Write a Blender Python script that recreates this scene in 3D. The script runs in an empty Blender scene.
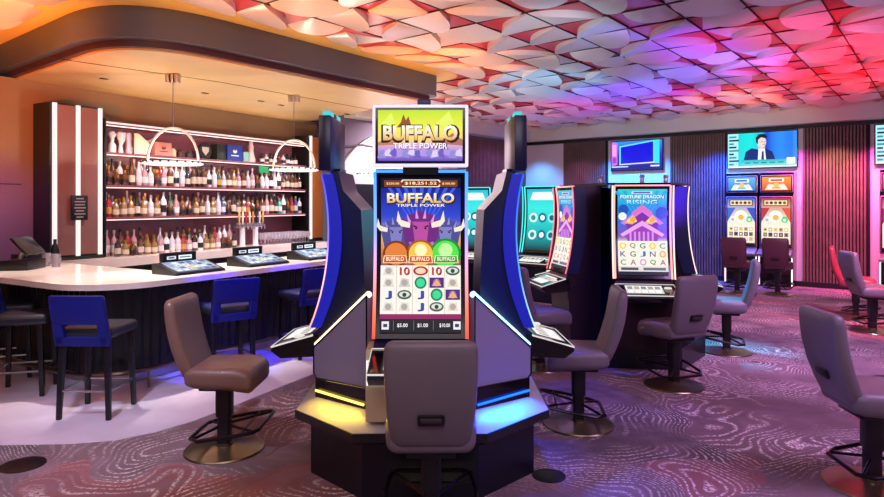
import bpy, bmesh, math, random
from mathutils import Vector, Matrix
random.seed(7)
S = bpy.context.scene
COL = S.collection
PI = math.pi
EYE = 1.65
F = 640.0
# ------------------------------------------------------------------ helpers
def lin(h):
    if isinstance(h, str):
        h = h.lstrip('#'); h = [int(h[i:i+2], 16)/255 for i in (0, 2, 4)]
        return tuple(c/12.92 if c <= .04045 else ((c+.055)/1.055)**2.4 for c in h)
    return tuple(h)
_M = {}
def mat(name, color, rough=.5, metal=0., emit=None, est=1., spec=.5, noise=0., nscale=8., trans=0., coat=0., bump=0., bscale=60.):
    if name in _M: return _M[name]
    m = bpy.data.materials.new(name); m.use_nodes = True
    nt = m.node_tree; b = nt.nodes['Principled BSDF']
    c = lin(color)
    b.inputs['Base Color'].default_value = (*c, 1)
    b.inputs['Roughness'].default_value = rough
    b.inputs['Metallic'].default_value = metal
    b.inputs['Specular IOR Level'].default_value = spec
    b.inputs['Transmission Weight'].default_value = trans
    b.inputs['Coat Weight'].default_value = coat
    if emit is not None:
        b.inputs['Emission Color'].default_value = (*lin(emit), 1)
        b.inputs['Emission Strength'].default_value = est
    if noise > 0 or bump > 0:
        tc = nt.nodes.new('ShaderNodeTexCoord')
    if noise > 0:
        n = nt.nodes.new('ShaderNodeTexNoise'); n.inputs['Scale'].default_value = nscale; n.inputs['Detail'].default_value = 5
        nt.links.new(tc.outputs['Object'], n.inputs['Vector'])
        r = nt.nodes.new('ShaderNodeValToRGB')
        r.color_ramp.elements[0].position = .3; r.color_ramp.elements[1].position = .7
        r.color_ramp.elements[0].color = (*[x*(1-noise) for x in c], 1)
        r.color_ramp.elements[1].color = (*[min(1, x*(1+noise)) for x in c], 1)
        nt.links.new(n.outputs['Fac'], r.inputs['Fac']); nt.links.new(r.outputs['Color'], b.inputs['Base Color'])
    if bump > 0:
        n2 = nt.nodes.new('ShaderNodeTexNoise'); n2.inputs['Scale'].default_value = bscale; n2.inputs['Detail'].default_value = 4
        nt.links.new(tc.outputs['Object'], n2.inputs['Vector'])
        bp = nt.nodes.new('ShaderNodeBump'); bp.inputs['Strength'].default_value = bump; bp.inputs['Distance'].default_value = .01
        nt.links.new(n2.outputs['Fac'], bp.inputs['Height']); nt.links.new(bp.outputs['Normal'], b.inputs['Normal'])
    _M[name] = m
    return m
def emi(name, color, st):
    return mat(name, '#101010', .4, emit=color, est=st)
def grad_led(name, stops, z0, z1, st):
    """LED strip whose diodes change colour along its height (object z)."""
    if name in _M: return _M[name]
    m = mat(name, '#101010', .4, emit='#ffffff', est=st); nt = m.node_tree; b = nt.nodes['Principled BSDF']
    tc = nt.nodes.new('ShaderNodeTexCoord'); sp = nt.nodes.new('ShaderNodeSeparateXYZ'); mr = nt.nodes.new('ShaderNodeMapRange')
    mr.inputs['From Min'].default_value = z0; mr.inputs['From Max'].default_value = z1
    r = nt.nodes.new('ShaderNodeValToRGB')
    nt.links.new(tc.outputs['Object'], sp.inputs[0]); nt.links.new(sp.outputs['Z'], mr.inputs['Value']); nt.links.new(mr.outputs[0], r.inputs['Fac'])
    el = r.color_ramp.elements
    while len(el) < len(stops): el.new(.5)
    for e, (p, c) in zip(el, stops): e.position = p; e.color = (*lin(c), 1)
    nt.links.new(r.outputs['Color'], b.inputs['Emission Color'])
    return m
def art_mat():
    if 'screen_picture' in _M: return _M['screen_picture']
    m = bpy.data.materials.new('screen_picture'); m.use_nodes = True; nt = m.node_tree
    b = nt.nodes['Principled BSDF']; b.inputs['Base Color'].default_value = (.01, .01, .01, 1); b.inputs['Roughness'].default_value = .25
    b.inputs['Specular IOR Level'].default_value = .2
    a = nt.nodes.new('ShaderNodeAttribute'); a.attribute_name = 'Col'
    nt.links.new(a.outputs['Color'], b.inputs['Emission Color']); b.inputs['Emission Strength'].default_value = .92
    _M['screen_picture'] = m
    return m

def rrect(w, h, r, n=4):
    """rounded rectangle outline, ccw, centred"""
    r = min(r, w/2-1e-4, h/2-1e-4); out = []
    for cx, cy, a0 in ((w/2-r, h/2-r, 0), (-w/2+r, h/2-r, 90), (-w/2+r, -h/2+r, 180), (w/2-r, -h/2+r, 270)):
        for k in range(n+1):
            a = math.radians(a0+90*k/n); out.append((cx+r*math.cos(a), cy+r*math.sin(a)))
    return out
class MB:
    def __init__(s): s.v = []; s.f = []; s.m = []; s.c = None
    def add(s, vs, fs, m=0):
        o = len(s.v); s.v += [tuple(v) for v in vs]
        for f in fs: s.f.append(tuple(i+o for i in f)); s.m.append(m)
        return s
    def box(s, c, d, m=0, rz=0., tilt=0.):
        x, y, z = d[0]/2, d[1]/2, d[2]/2
        R = Matrix.Rotation(rz, 3, 'Z') @ Matrix.Rotation(tilt, 3, 'X')
        vs = [Vector(c)+R@Vector((a*x, b*y, e*z)) for a in (-1, 1) for b in (-1, 1) for e in (-1, 1)]
        return s.add(vs, [(0,1,3,2),(4,6,7,5),(0,4,5,1),(2,3,7,6),(0,2,6,4),(1,5,7,3)], m)
    def rbox(s, c, d, r=.01, seg=2, m=0, rz=0., tilt=0.):
        bm = bmesh.new(); bmesh.ops.create_cube(bm, size=1)
        for v in bm.verts: v.co = Vector((v.co.x*d[0], v.co.y*d[1], v.co.z*d[2]))
        r = min(r, min(d)*.49)
        bmesh.ops.bevel(bm, geom=list(bm.edges), offset=r, segments=seg, profile=.5, affect='EDGES')
        R = Matrix.Rotation(rz, 3, 'Z') @ Matrix.Rotation(tilt, 3, 'X')
        bm.verts.index_update()
        vs = [Vector(c)+R@v.co for v in bm.verts]; fs = [[v.index for v in f.verts] for f in bm.faces]; bm.free()
        return s.add(vs, fs, m)
    def prism(s, poly, lo, hi, plane='xy', m=0, top=None):
        top = top or poly; n = len(poly)
        def P(p, t):
            return {'xy': (p[0], p[1], t), 'yz': (t, p[0], p[1]), 'xz': (p[0], t, p[1])}[plane]
        vs = [P(p, lo) for p in poly]+[P(p, hi) for p in top]
        fs = [tuple(range(n))[::-1], tuple(range(n, 2*n))]+[(i, (i+1) % n, n+(i+1) % n, n+i) for i in range(n)]
        return s.add(vs, fs, m)
    def loft(s, rings, m=0, caps=True, closed=True):
        n = len(rings[0]); vs = [p for r in rings for p in r]; fs = []
        for j in range(len(rings)-1):
            for i in range(n if closed else n-1):
                k = (i+1) % n; fs.append((j*n+i, j*n+k, (j+1)*n+k, (j+1)*n+i))
        if caps: fs += [tuple(range(n))[::-1], tuple(range((len(rings)-1)*n, len(rings)*n))]
        return s.add(vs, fs, m)
    def tube(s, pts, r, n=8, m=0, closed=False):
        pts = [Vector(p) for p in pts]; N = len(pts); rings = []; prev = None
        for i, p in enumerate(pts):
            a = pts[i-1] if (i > 0 or closed) else p; b = pts[(i+1) % N] if (i < N-1 or closed) else p
            t = (b-a).normalized()
            if prev is None:
                u = t.orthogonal().normalized()
            else:
                u = (prev-t*prev.dot(t)).normalized()
            prev = u; w = t.cross(u); rr = r[i] if isinstance(r, (list, tuple)) else r
            rings.append([p+(u*math.cos(2*PI*k/n)+w*math.sin(2*PI*k/n))*rr for k in range(n)])
        if closed: rings.append(rings[0]); return s.loft(rings, m, caps=False)
        return s.loft(rings, m)
    def lathe(s, prof, n=20, c=(0, 0, 0), m=0):
        rings = [[(c[0]+r*math.cos(2*PI*k/n), c[1]+r*math.sin(2*PI*k/n), c[2]+z) for k in range(n)] for r, z in prof]
        return s.loft(rings, m)
    def build(s, name, mats, parent=None, sharp=35, recalc=True):
        me = bpy.data.meshes.new(name); me.from_pydata(s.v, [], s.f)
        if not isinstance(mats, (list, tuple)): mats = [mats]
        for mm in mats: me.materials.append(mm)
        me.polygons.foreach_set('material_index', s.m)
        if recalc:
            bm = bmesh.new(); bm.from_mesh(me); bmesh.ops.recalc_face_normals(bm, faces=bm.faces); bm.to_mesh(me); bm.free()
        me.polygons.foreach_set('use_smooth', [True]*len(me.polygons)); me.set_sharp_from_angle(angle=math.radians(sharp))
        if s.c:
            at = me.color_attributes.new('Col', 'FLOAT_COLOR', 'POINT')
            at.data.foreach_set('color', [x for c in s.c for x in (*c, 1.)])
        o = bpy.data.objects.new(name, me); COL.objects.link(o)
        if parent: o.parent = parent
        return o
def tag(o, label=None, cat=None, group=None, kind=None):
    for k, v in (('label', label), ('category', cat), ('group', group), ('kind', kind)):
        if v: o[k] = v
    return o
def thing(name, loc, rz, label, cat, group=None):
    o = bpy.data.objects.new(name, None); COL.objects.link(o); o.location = loc; o.rotation_euler = (0, 0, rz); o.empty_display_size = .1
    return tag(o, label, cat, group)
def struct(o): o['kind'] = 'structure'; return o
def kids(o): return [c for c in list(COL.objects) if c.parent == o]
def copy_tree(o, loc, rz, label, group=None):
    def rec(a, p):
        c = a.copy(); COL.objects.link(c)
        if p: c.parent = p
        for ch in kids(a): rec(ch, c)
        return c
    r = rec(o, None); r.location = loc; r.rotation_euler = (0, 0, rz); r['label'] = label
    if group: r['group'] = group
    return r
def light(kind, name, loc, power, color, size=.1, target=None, spot=None, blend=.6, size_y=None):
    d = bpy.data.lights.new(name, kind); d.energy = power; d.color = lin(color) if isinstance(color, str) else color
    if kind == 'AREA':
        d.shape = 'RECTANGLE'; d.size = size; d.size_y = size_y or size
    else: d.shadow_soft_size = size
    if kind == 'SPOT': d.spot_size = math.radians(spot or 90); d.spot_blend = blend
    o = bpy.data.objects.new(name, d); COL.objects.link(o); o.location = loc
    if target is not None:
        o.rotation_euler = (Vector(target)-Vector(loc)).to_track_quat('-Z', 'Y').to_euler()
    return o
# ---- text and screen pictures -------------------------------------------------
_T = {}
def text2d(txt, fat=0.):
    key = (txt, fat)
    if key not in _T:
        cu = bpy.data.curves.new('lettering', 'FONT'); cu.body = txt; cu.size = 1; cu.align_x = 'CENTER'; cu.align_y = 'CENTER'; cu.resolution_u = 3; cu.offset = fat
        ob = bpy.data.objects.new('lettering', cu); me = bpy.data.meshes.new_from_object(ob)
        vs = [(v.co.x, v.co.y) for v in me.vertices]; fs = [tuple(p.vertices) for p in me.polygons]
        bpy.data.objects.remove(ob); bpy.data.curves.remove(cu); bpy.data.meshes.remove(me)
        xs = [v[0] for v in vs]; ys = [v[1] for v in vs]
        cx = (min(xs)+max(xs))/2; cy = (min(ys)+max(ys))/2
        _T[key] = ([(x-cx, y-cy) for x, y in vs], fs, max(xs)-min(xs), max(ys)-min(ys))
    return _T[key]
class Art:
    """flat picture on a screen: x 0..1, y 0..1 (bottom to top); mapped to the screen surface by fn(x, y, lift)"""
    def __init__(s, fn, W, H, lift=.0012): s.fn = fn; s.W = W; s.H = H; s.mb = MB(); s.mb.c = []; s.l = 0; s.step = lift
    def _put(s, vs, fs, cols, layer):
        s.mb.add([s.fn(x, y, s.step*layer) for x, y in vs], fs)
        s.mb.c += cols if isinstance(cols, list) else [lin(cols)]*len(vs)
    def grad(s, x0, y0, x1, y1, stops, layer=0, nx=1, ny=16, horiz=False):
        """stops: [(pos, hex)] upward (or left to right)"""
        st = [(p, lin(c)) for p, c in stops]
        def at(t):
            for (p0, c0), (p1, c1) in zip(st, st[1:]):
                if t <= p1:
                    k = 0 if p1 == p0 else max(0, (t-p0)/(p1-p0)); return tuple(a+(b-a)*k for a, b in zip(c0, c1))
            return st[-1][1]
        if horiz: nx = max(nx, 12)
        vs = []; cs = []; fs = []
        for j in range(ny+1):
            for i in range(nx+1):
                vs.append((x0+(x1-x0)*i/nx, y0+(y1-y0)*j/ny)); cs.append(at(i/nx if horiz else j/ny))
        for j in range(ny):
            for i in range(nx):
                a = j*(nx+1)+i; fs.append((a, a+1, a+nx+2, a+nx+1))
        s._put(vs, fs, cs, layer)
    def rect(s, x0, y0, x1, y1, c, layer=1): s.grad(x0, y0, x1, y1, [(0, c), (1, c)], layer, 1, max(1, int(abs(y1-y0)*s.H/.04)))
    def poly(s, pts, c, layer=1):
        # cut into level bands so that the piece follows a curved screen
        st = .03/s.H; y = min(p[1] for p in pts); top = max(p[1] for p in pts)
        if top-y <= st: s._put(pts, [tuple(range(len(pts)))], c, layer); return
        def cut(ps, lim, sg):
            out = []
            for a, b in zip(ps, ps[1:]+ps[:1]):
                ia, ib = (a[1]-lim)*sg >= 0, (b[1]-lim)*sg >= 0
                if ia: out.append(a)
                if ia != ib: k = (lim-a[1])/(b[1]-a[1]); out.append((a[0]+(b[0]-a[0])*k, lim))
            return out
        while y < top:
            q = cut(cut(list(pts), y, 1), y+st, -1)
            if len(q) > 2: s._put(q, [tuple(range(len(q)))], c, layer)
            y += st
    def disc(s, cx, cy, r, c, layer=1, n=18, ry=None, a0=0, a1=360):
        rx = r/s.W; ry = (ry or r)/s.H
        s.poly([(cx+rx*math.cos(2*PI*k/n), cy+ry*math.sin(2*PI*k/n)) for k in range(n)], c, layer)
    def text(s, t, cx, cy, w, h, c, layer=2, grad=None, fat=.012):
        vs, fs, tw, th = text2d(t, fat); sx = w/tw; sy = h/th
        P = [(cx+x*sx, cy+y*sy) for x, y in vs]
        if grad:
            a, b = lin(grad[0]), lin(grad[1])
            cs = [tuple(p+(q-p)*min(1, max(0, (y/th+.5))) for p, q in zip(a, b)) for x, y in vs]
            s._put(P, fs, cs, layer)
        else: s._put(P, fs, c, layer)
    def build(s, name, parent): return s.mb.build(name, art_mat(), parent, recalc=False)
WORDS = ['first','second','third','fourth','fifth','sixth','seventh','eighth','ninth','tenth','eleventh','twelfth','thirteenth','fourteenth','fifteenth','sixteenth','seventeenth','eighteenth','nineteenth','twentieth']
def nth(i):
    if i < 20: return WORDS[i]
    tens = {2: 'twenty', 3: 'thirty', 4: 'forty'}; t = (i+1)//10; u = (i+1) % 10
    return {3: 'thirtieth', 4: 'fortieth'}[t] if u == 0 else tens[t]+'-'+WORDS[u-1]
# ------------------------------------------------------------------ camera
cam = bpy.data.cameras.new('camera'); camo = bpy.data.objects.new('camera', cam); COL.objects.link(camo)
cam.sensor_width = 36; cam.lens = F/884*36; cam.shift_y = -(248.5-202)/884; cam.clip_start = .05
camo.location = (0, 0, EYE); camo.rotation_euler = (PI/2, 0, 0); S.camera = camo
def at(px, py, d): return Vector(((px-442)/F*d, d, EYE-(py-202)/F*d))
def fl(px, py): d = F*EYE/(py-202); return Vector(((px-442)/F*d, d, 0))
HC = 3.5
AX = Vector((.620, .785)); BX = Vector((-.785, .620))
W0 = Vector((7.03, 12.57))                       # a point of the far wall
def wall(t, off=0., z=0.):                       # t runs along the far wall, away to the left; off is towards the room
    p = W0+BX*t-AX*off; return Vector((p.x, p.y, z))
WROT = math.atan2(-AX.x, AX.y)                   # things whose local -y faces the room, off the far wall
# ------------------------------------------------------------------ carpet
def carpet_material():
    m = bpy.data.materials.new('swirl_carpet'); m.use_nodes = True; nt = m.node_tree; N = nt.nodes; L = nt.links
    b = N['Principled BSDF']; b.inputs['Roughness'].default_value = .95; b.inputs['Specular IOR Level'].default_value = .1
    tc = N.new('ShaderNodeTexCoord')
    def math_(op, a, bb=None):
        n = N.new('ShaderNodeMath'); n.operation = op
        for i, x in enumerate((a, bb)):
            if x is None: continue
            if isinstance(x, (int, float)): n.inputs[i].default_value = x
            else: L.new(x, n.inputs[i])
        return n.outputs[0]
    def noise(scale, det=3, vec=None):
        n = N.new('ShaderNodeTexNoise'); n.inputs['Scale'].default_value = scale; n.inputs['Detail'].default_value = det
        L.new(vec or tc.outputs['Object'], n.inputs['Vector']); return n
    def mix(f, a, c):
        n = N.new('ShaderNodeMix'); n.data_type = 'RGBA'
        if isinstance(f, (int, float)): n.inputs[0].default_value = f
        else: L.new(f, n.inputs[0])
        for i, x in ((6, a), (7, c)):
            if isinstance(x, str): n.inputs[i].default_value = (*lin(x), 1)
            else: L.new(x, n.inputs[i])
        return n.outputs[2]
    wn = noise(.7, 2)
    sub = N.new('ShaderNodeVectorMath'); sub.operation = 'SUBTRACT'; L.new(wn.outputs['Color'], sub.inputs[0]); sub.inputs[1].default_value = (.5, .5, .5)
    sc = N.new('ShaderNodeVectorMath'); sc.operation = 'SCALE'; L.new(sub.outputs[0], sc.inputs[0]); sc.inputs['Scale'].default_value = 2.2
    ad = N.new('ShaderNodeVectorMath'); ad.operation = 'ADD'; L.new(tc.outputs['Object'], ad.inputs[0]); L.new(sc.outputs[0], ad.inputs[1])
    vo = N.new('ShaderNodeTexVoronoi'); vo.inputs['Scale'].default_value = .62; vo.inputs['Randomness'].default_value = .9; L.new(ad.outputs[0], vo.inputs['Vector'])
    sep = N.new('ShaderNodeSeparateColor'); L.new(vo.outputs['Color'], sep.inputs[0])
    # concentric swirls, each with its own pitch
    freq = math_('ADD', math_('MULTIPLY', sep.outputs[1], 160), 190)
    ring = math_('SINE', math_('ADD', math_('MULTIPLY', vo.outputs['Distance'], freq), math_('MULTIPLY', noise(2.2, 3).outputs['Fac'], 9)))
    line = math_('SMOOTH_MAX', math_('MULTIPLY', math_('SUBTRACT', ring, .15), 1.3), 0.)
    brk = math_('GREATER_THAN', noise(46, 2).outputs['Fac'], .50)       # broken into dashes of yarn
    patch = N.new('ShaderNodeValToRGB'); L.new(noise(1.1, 2).outputs['Fac'], patch.inputs['Fac'])
    patch.color_ramp.elements[0].position = .42; patch.color_ramp.elements[1].position = .60
    strength = math_('MULTIPLY', math_('MULTIPLY', line, patch.outputs['Color']), math_('ADD', math_('MULTIPLY', brk, .9), .10))
    base = mix(math_('GREATER_THAN', sep.outputs[0], .42), '#6a5254', '#3e3438')
    base = mix(math_('GREATER_THAN', sep.outputs[0], .82), base, '#8a4644')
    fine = noise(95, 2)
    base = mix(math_('MULTIPLY', fine.outputs['Fac'], .55), base, '#a08f98')
    r2 = math_('GREATER_THAN', math_('SINE', math_('MULTIPLY', vo.outputs['Distance'], 22)), .1)
    mot = N.new('ShaderNodeValToRGB'); L.new(noise(5, 5).outputs['Fac'], mot.inputs['Fac']); mot.color_ramp.elements[0].position = .42; mot.color_ramp.elements[1].position = .62
    base = mix(math_('MULTIPLY', mot.outputs['Color'], .45), base, '#8c7884')
    base = mix(math_('MULTIPLY', r2, .16), base, '#3a3038')
    col = mix(math_('MINIMUM', strength, 1.), base, '#e2d6d4')
    L.new(col, b.inputs['Base Color'])
    bp = N.new('ShaderNodeBump'); bp.inputs['Strength'].default_value = .5; bp.inputs['Distance'].default_value = .006
    L.new(math_('ADD', fine.outputs['Fac'], math_('MULTIPLY', strength, .6)), bp.inputs['Height']); L.new(bp.outputs['Normal'], b.inputs['Normal'])
    return m
o = MB().box((1.5, 7, -.05), (24, 24, .1)).build('floor', carpet_material()); struct(o)
# pale tile floor in front of the bar, with its curved edge
edge = [(-9, 4.2), (-5, 4.22), (-3.6, 4.30), (-3.0, 4.34), (-2.55, 4.36), (-2.27, 4.42), (-2.05, 4.58), (-1.86, 4.82), (-1.66, 5.22), (-1.45, 5.68), (-1.22, 6.15), (-.9, 6.75), (-.2, 7.9), (.6, 9.3), (.6, 12), (-9, 12)]
def tile_material():
    m = mat('lavender_stone_tile', '#d6cde0', .32, noise=.10, nscale=3.); nt = m.node_tree
    tc = nt.nodes.new('ShaderNodeTexCoord'); mp = nt.nodes.new('ShaderNodeMapping'); mp.inputs['Rotation'].default_value = (0, 0, math.radians(-30))
    br = nt.nodes.new('ShaderNodeTexBrick'); br.inputs['Scale'].default_value = 1.; br.inputs['Brick Width'].default_value = 1.2; br.inputs['Row Height'].default_value = .6; br.inputs['Mortar Size'].default_value = .004
    bp = nt.nodes.new('ShaderNodeBump'); bp.inputs['Strength'].default_value = .25; bp.invert = True
    nt.links.new(tc.outputs['Object'], mp.inputs[0]); nt.links.new(mp.outputs[0], br.inputs['Vector']); nt.links.new(br.outputs['Fac'], bp.inputs['Height']); nt.links.new(bp.outputs[0], nt.nodes['Principled BSDF'].inputs['Normal'])
    return m
o = MB().prism(edge, -.02, .006).build('floor_bar', tile_material()); struct(o)
# ------------------------------------------------------------------ soffit over the bar
sof = []
def arc_pts(c, r, a0, a1, n): return [(c[0]+r*math.cos(math.radians(a0+(a1-a0)*k/n)), c[1]+r*math.sin(math.radians(a0+(a1-a0)*k/n))) for k in range(n+1)]
def bez(p0, p1, p2, p3, n):
    return [tuple(((1-t)**3*a+3*(1-t)**2*t*b+3*(1-t)*t*t*c+t**3*d) for a, b, c, d in zip(p0, p1, p2, p3)) for t in [k/n for k in range(n+1)]]
sof += [(-.85, 10.05), (-.25, 9.58)]
sof += bez((-.17, 9.50), (-.05, 9.38), (-.06, 9.30), (-.14, 9.22), 6)
sof += bez((-2.16, 6.52), (-2.62, 5.92), (-3.05, 5.78), (-3.62, 6.22), 22)
sof += [(-5.05, 7.38), (-7.4, 9.3), (-6.4, 13.5), (-2.6, 12.0)]
def offset_poly(poly, d):
    n = len(poly); out = []
    area = sum(poly[i][0]*poly[(i+1) % n][1]-poly[(i+1) % n][0]*poly[i][1] for i in range(n))
    sg = 1 if area > 0 else -1
    for i in range(n):
        a, b, c = Vector(poly[i-1]), Vector(poly[i]), Vector(poly[(i+1) % n])
        e1 = (b-a).normalized(); e2 = (c-b).normalized()
        n1 = Vector((e1.y, -e1.x))*sg; n2 = Vector((e2.y, -e2.x))*sg; nn = (n1+n2).normalized()
        out.append(tuple(b+nn*d/max(.5, nn.dot(n1))))
    return out
m_sof = mat('soffit_grey_paint', '#4c5568', .38, noise=.06, nscale=2)
m_sofin = mat('soffit_reveal_plum', '#3a2230', .4)
m_barc = mat('bar_ceiling_tan', '#c4a472', .42, noise=.10, nscale=1.3)
mb = MB(); mb.prism(sof, 3.19, HC+.02, m=0); o = mb.build('trim_soffit', [m_sof]); struct(o)
inn = offset_poly(sof, -.10)
mb = MB(); mb.prism(inn, 3.125, 3.20, m=0); o = mb.build('trim_soffit_reveal', [m_sofin]); struct(o)
inn2 = offset_poly(sof, -.16)
mb = MB(); mb.prism(inn2, 3.105, 3.13); o = mb.build('ceiling_bar', [m_barc]); struct(o)
# the joint of the bar ceiling boards
p0, p1 = at(50, 56, 0), None
def onz(px, py, z): d = F*(z-EYE)/(202-py); return Vector(((px-442)/F*d, d, z))
a, b_, c_ = onz(50, 57.5, 3.105), onz(220, 82, 3.105), onz(376, 110.5, 3.105)
mb = MB()
for p, q in ((a, b_), (b_, c_)):
    d = (q-p); mb.box(((p+q)/2), (d.length, .016, .006), rz=math.atan2(d.y, d.x))
o = mb.build('trim_ceiling_joint', mat('joint_black', '#120c0a', .7)); struct(o)
border = offset_poly(sof, .30)
mb = MB(); mb.prism(border, HC-.014, HC+.01); o = mb.build('trim_ceiling_border', mat('border_painted_yellow_light', '#f0d878', .5)); struct(o)  # yellow light along the soffit is put into the border colour
# ------------------------------------------------------------------ sculpted ceiling
def inside(poly, x, y):
    r = False; n = len(poly)
    for i in range(n):
        x1, y1 = poly[i]; x2, y2 = poly[(i+1) % n]
        if (y1 > y) != (y2 > y) and x < (x2-x1)*(y-y1)/(y2-y1)+x1: r = not r
    return r
T = .58
mb = MB()
mb.add([(-10, -4, HC), (13, -4, HC), (13, 19, HC), (-10, 19, HC)], [(0, 3, 2, 1)], 0)
# origin of the grid on one of its lines
g0 = onz(580, 0, HC); g0 = Vector((g0.x, g0.y))
UA, UB = AX, Vector((AX.y, -AX.x))
rnd = random.Random(3)
for i in range(-14, 26):
    for j in range(-22, 30):
        cpt = g0+UA*(i+.5)*T+UB*(j+.5)*T
        if cpt.y < 4.6 or cpt.y > 17.3 or abs(cpt.x) > cpt.y*.80+1.0: continue
        if (cpt-W0).dot(AX) > -.15: continue
        if (cpt-Vector((2.15, 16.42))).dot(BX) > -.15 and cpt.x < 6: continue
        if inside(border, cpt.x, cpt.y): continue
        near = offset_poly
        q = (i*7+j*3+(i*j) % 3) % 4
        if rnd.random() < .25: q = rnd.randrange(4)
        cs = [(0, 0), (1, 0), (1, 1), (0, 1)]
        cx, cy = cs[q]; R = T*(.94 if rnd.random() < .6 else .72); D = .06+.035*rnd.random()
        a0 = [0, 90, 180, 270][q]
        org = g0+UA*(i+cx)*T+UB*(j+cy)*T
        NA, NR = 16, 5; vs = []; fs = []
        for r in range(NR+1):
            k = r/NR
            for s_ in range(NA+1):
                a = math.radians(a0+90*s_/NA); rr = R*k
                # edges stay inside the tile
                w = UA*math.cos(a)*rr+UB*math.sin(a)*rr
                p = org+w
                vs.append((p.x, p.y, HC-.006-D*k**1.5*math.sin(PI*s_/NA)**.55))
        for r in range(NR):
            for s_ in range(NA):
                b0 = r*(NA+1)+s_; fs.append((b0, b0+1, b0+NA+2, b0+NA+1))
        nb = len(vs); lip = NR*(NA+1)
        for s_ in range(NA+1):
            a = math.radians(a0+90*s_/NA); w = UA*math.cos(a)*R*.985+UB*math.sin(a)*R*.985; p = org+w
            vs.append((p.x, p.y, HC-.004))
        for s_ in range(NA): fs.append((lip+s_, lip+s_+1, nb+s_+1, nb+s_))
        # straight sides
        for s_ in (0, NA):
            base = len(vs)
            for r in range(NR+1):
                x, y, z = vs[r*(NA+1)+s_]; vs.append((x, y, HC-.002))
            for r in range(NR): fs.append((r*(NA+1)+s_, (r+1)*(NA+1)+s_, base+r+1, base+r))
        mb.add(vs, fs, 1)
        # the leaf that fills the rest of the tile, some white, some left coral
        opp = g0+UA*(i+1-cx)*T+UB*(j+1-cy)*T; v2 = []; f2 = []; d2 = .006
        for s_ in range(NA+1):
            a = math.radians(a0+90*s_/NA); p = org+UA*math.cos(a)*R*.99+UB*math.sin(a)*R*.99
            for r in range(4):
                k = r/3; q_ = p+(opp-p)*k; v2.append((q_.x, q_.y, HC-.004-d2*k*(1-k)*4))
        for s_ in range(NA):
            for r in range(3): b0 = s_*4+r; f2.append((b0, b0+1, b0+5, b0+4))
        mb.add(v2, f2, 1 if rnd.random() < .28 else 0)
def ceiling_back():
    m = mat('ceiling_backing_coral', '#cc3a48', .35); nt = m.node_tree; b = nt.nodes['Principled BSDF']
    return m
petal = mat('ceiling_petal_white', '#dcd6d6', .3)
o = mb.build('ceiling', [ceiling_back(), petal], sharp=40, recalc=False); struct(o)
# dark grid seams between the tiles
mb = MB()
def seam(p, q): 
    d = q-p; mb.box(((p+q)/2).to_3d()+Vector((0, 0, HC-.008)), (d.length, .010, .016), rz=math.atan2(d.y, d.x))
for j in range(-16, 26):
    pts = [g0+UB*j*T+UA*i*T for i in range(-14, 26)]
    run = [p for p in pts if 4.4 < p.y < 17.2 and (p-W0).dot(AX) < -.2 and not inside(border, p.x, p.y)]
    if len(run) > 1:
        segs = []; cur = [run[0]]
        for p in run[1:]:
            if (p-cur[-1]).length > T*1.2: segs.append(cur); cur = [p]
            else: cur.append(p)
        segs.append(cur)
        for c in segs:
            if len(c) > 1: seam(c[0], c[-1])
for i in range(-14, 26):
    run = [g0+UB*j*T+UA*i*T for j in range(-22, 30)]
    run = [p for p in run if 4.4 < p.y < 17.2 and (p-W0).dot(AX) < -.2 and not inside(border, p.x, p.y)]
    if len(run) > 1:
        segs = []; cur = [run[0]]
        for p in run[1:]:
            if (p-cur[-1]).length > T*1.2: segs.append(cur); cur = [p]
            else: cur.append(p)
        segs.append(cur)
        for c in segs:
            if len(c) > 1: seam(c[0], c[-1])
o = mb.build('trim_ceiling_grid', mat('ceiling_seam_dark', '#2c1820', .6)); struct(o)
# ------------------------------------------------------------------ far wall, left wall, bulkhead
m_niche = mat('niche_pale_paint', '#d8d2de', .55)
m_slat = mat('slat_walnut', '#6e5450', .5, noise=.18, nscale=5)
m_slatback = mat('slat_backing_black', '#0d0a0c', .7)
m_base = mat('baseboard_black', '#0c0a0d', .5)
CR = Vector((2.15, 16.42))
def strip(name, t0, t1, z0, z1, off0, off1, m):
    pts = [wall(t0, off0), wall(t1, off0), wall(t1, off1), wall(t0, off1)]
    return struct(MB().prism([(p.x, p.y) for p in pts], z0, z1).build(name, m))
strip('wall_far', -6.5, 6.35, 0, HC, -.12, 0, m_niche)
strip('trim_bulkhead_far', -6.5, 6.35, 3.16, HC-.004, .001, .30, mat('bulkhead_grey', '#ccd2ca', .5))
strip('trim_painted_bulkhead_shadow', -6.5, 6.35, 3.09, 3.16, .001, .10, m_base)  # black strip in place of the bulkhead's shadow on the wall top
def slats(name, t0, t1):
    mb = MB(); n = int((t0-t1)/.055)
    pts = [wall(t0, .001), wall(t1, .001), wall(t1, .03), wall(t0, .03)]; mb.prism([(p.x, p.y) for p in pts], .10, 3.09, m=1)
    for k in range(n):
        ta = t0-(k+.15)*.055; tb = ta-.034
        pts = [wall(ta, .03), wall(tb, .03), wall(tb, .065), wall(ta, .065)]; mb.prism([(p.x, p.y) for p in pts], .10, 3.09)
    return struct(mb.build(name, [m_slat, m_slatback]))
slats('trim_slat_panel', -.06, -1.15); slats('trim_slat_panel_middle', 2.52, 1.36); slats('trim_slat_panel_corner', 5.12, 3.98)
strip('baseboard_far', -6.5, 6.3, 0, .10, .001, .075, m_base)
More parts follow.
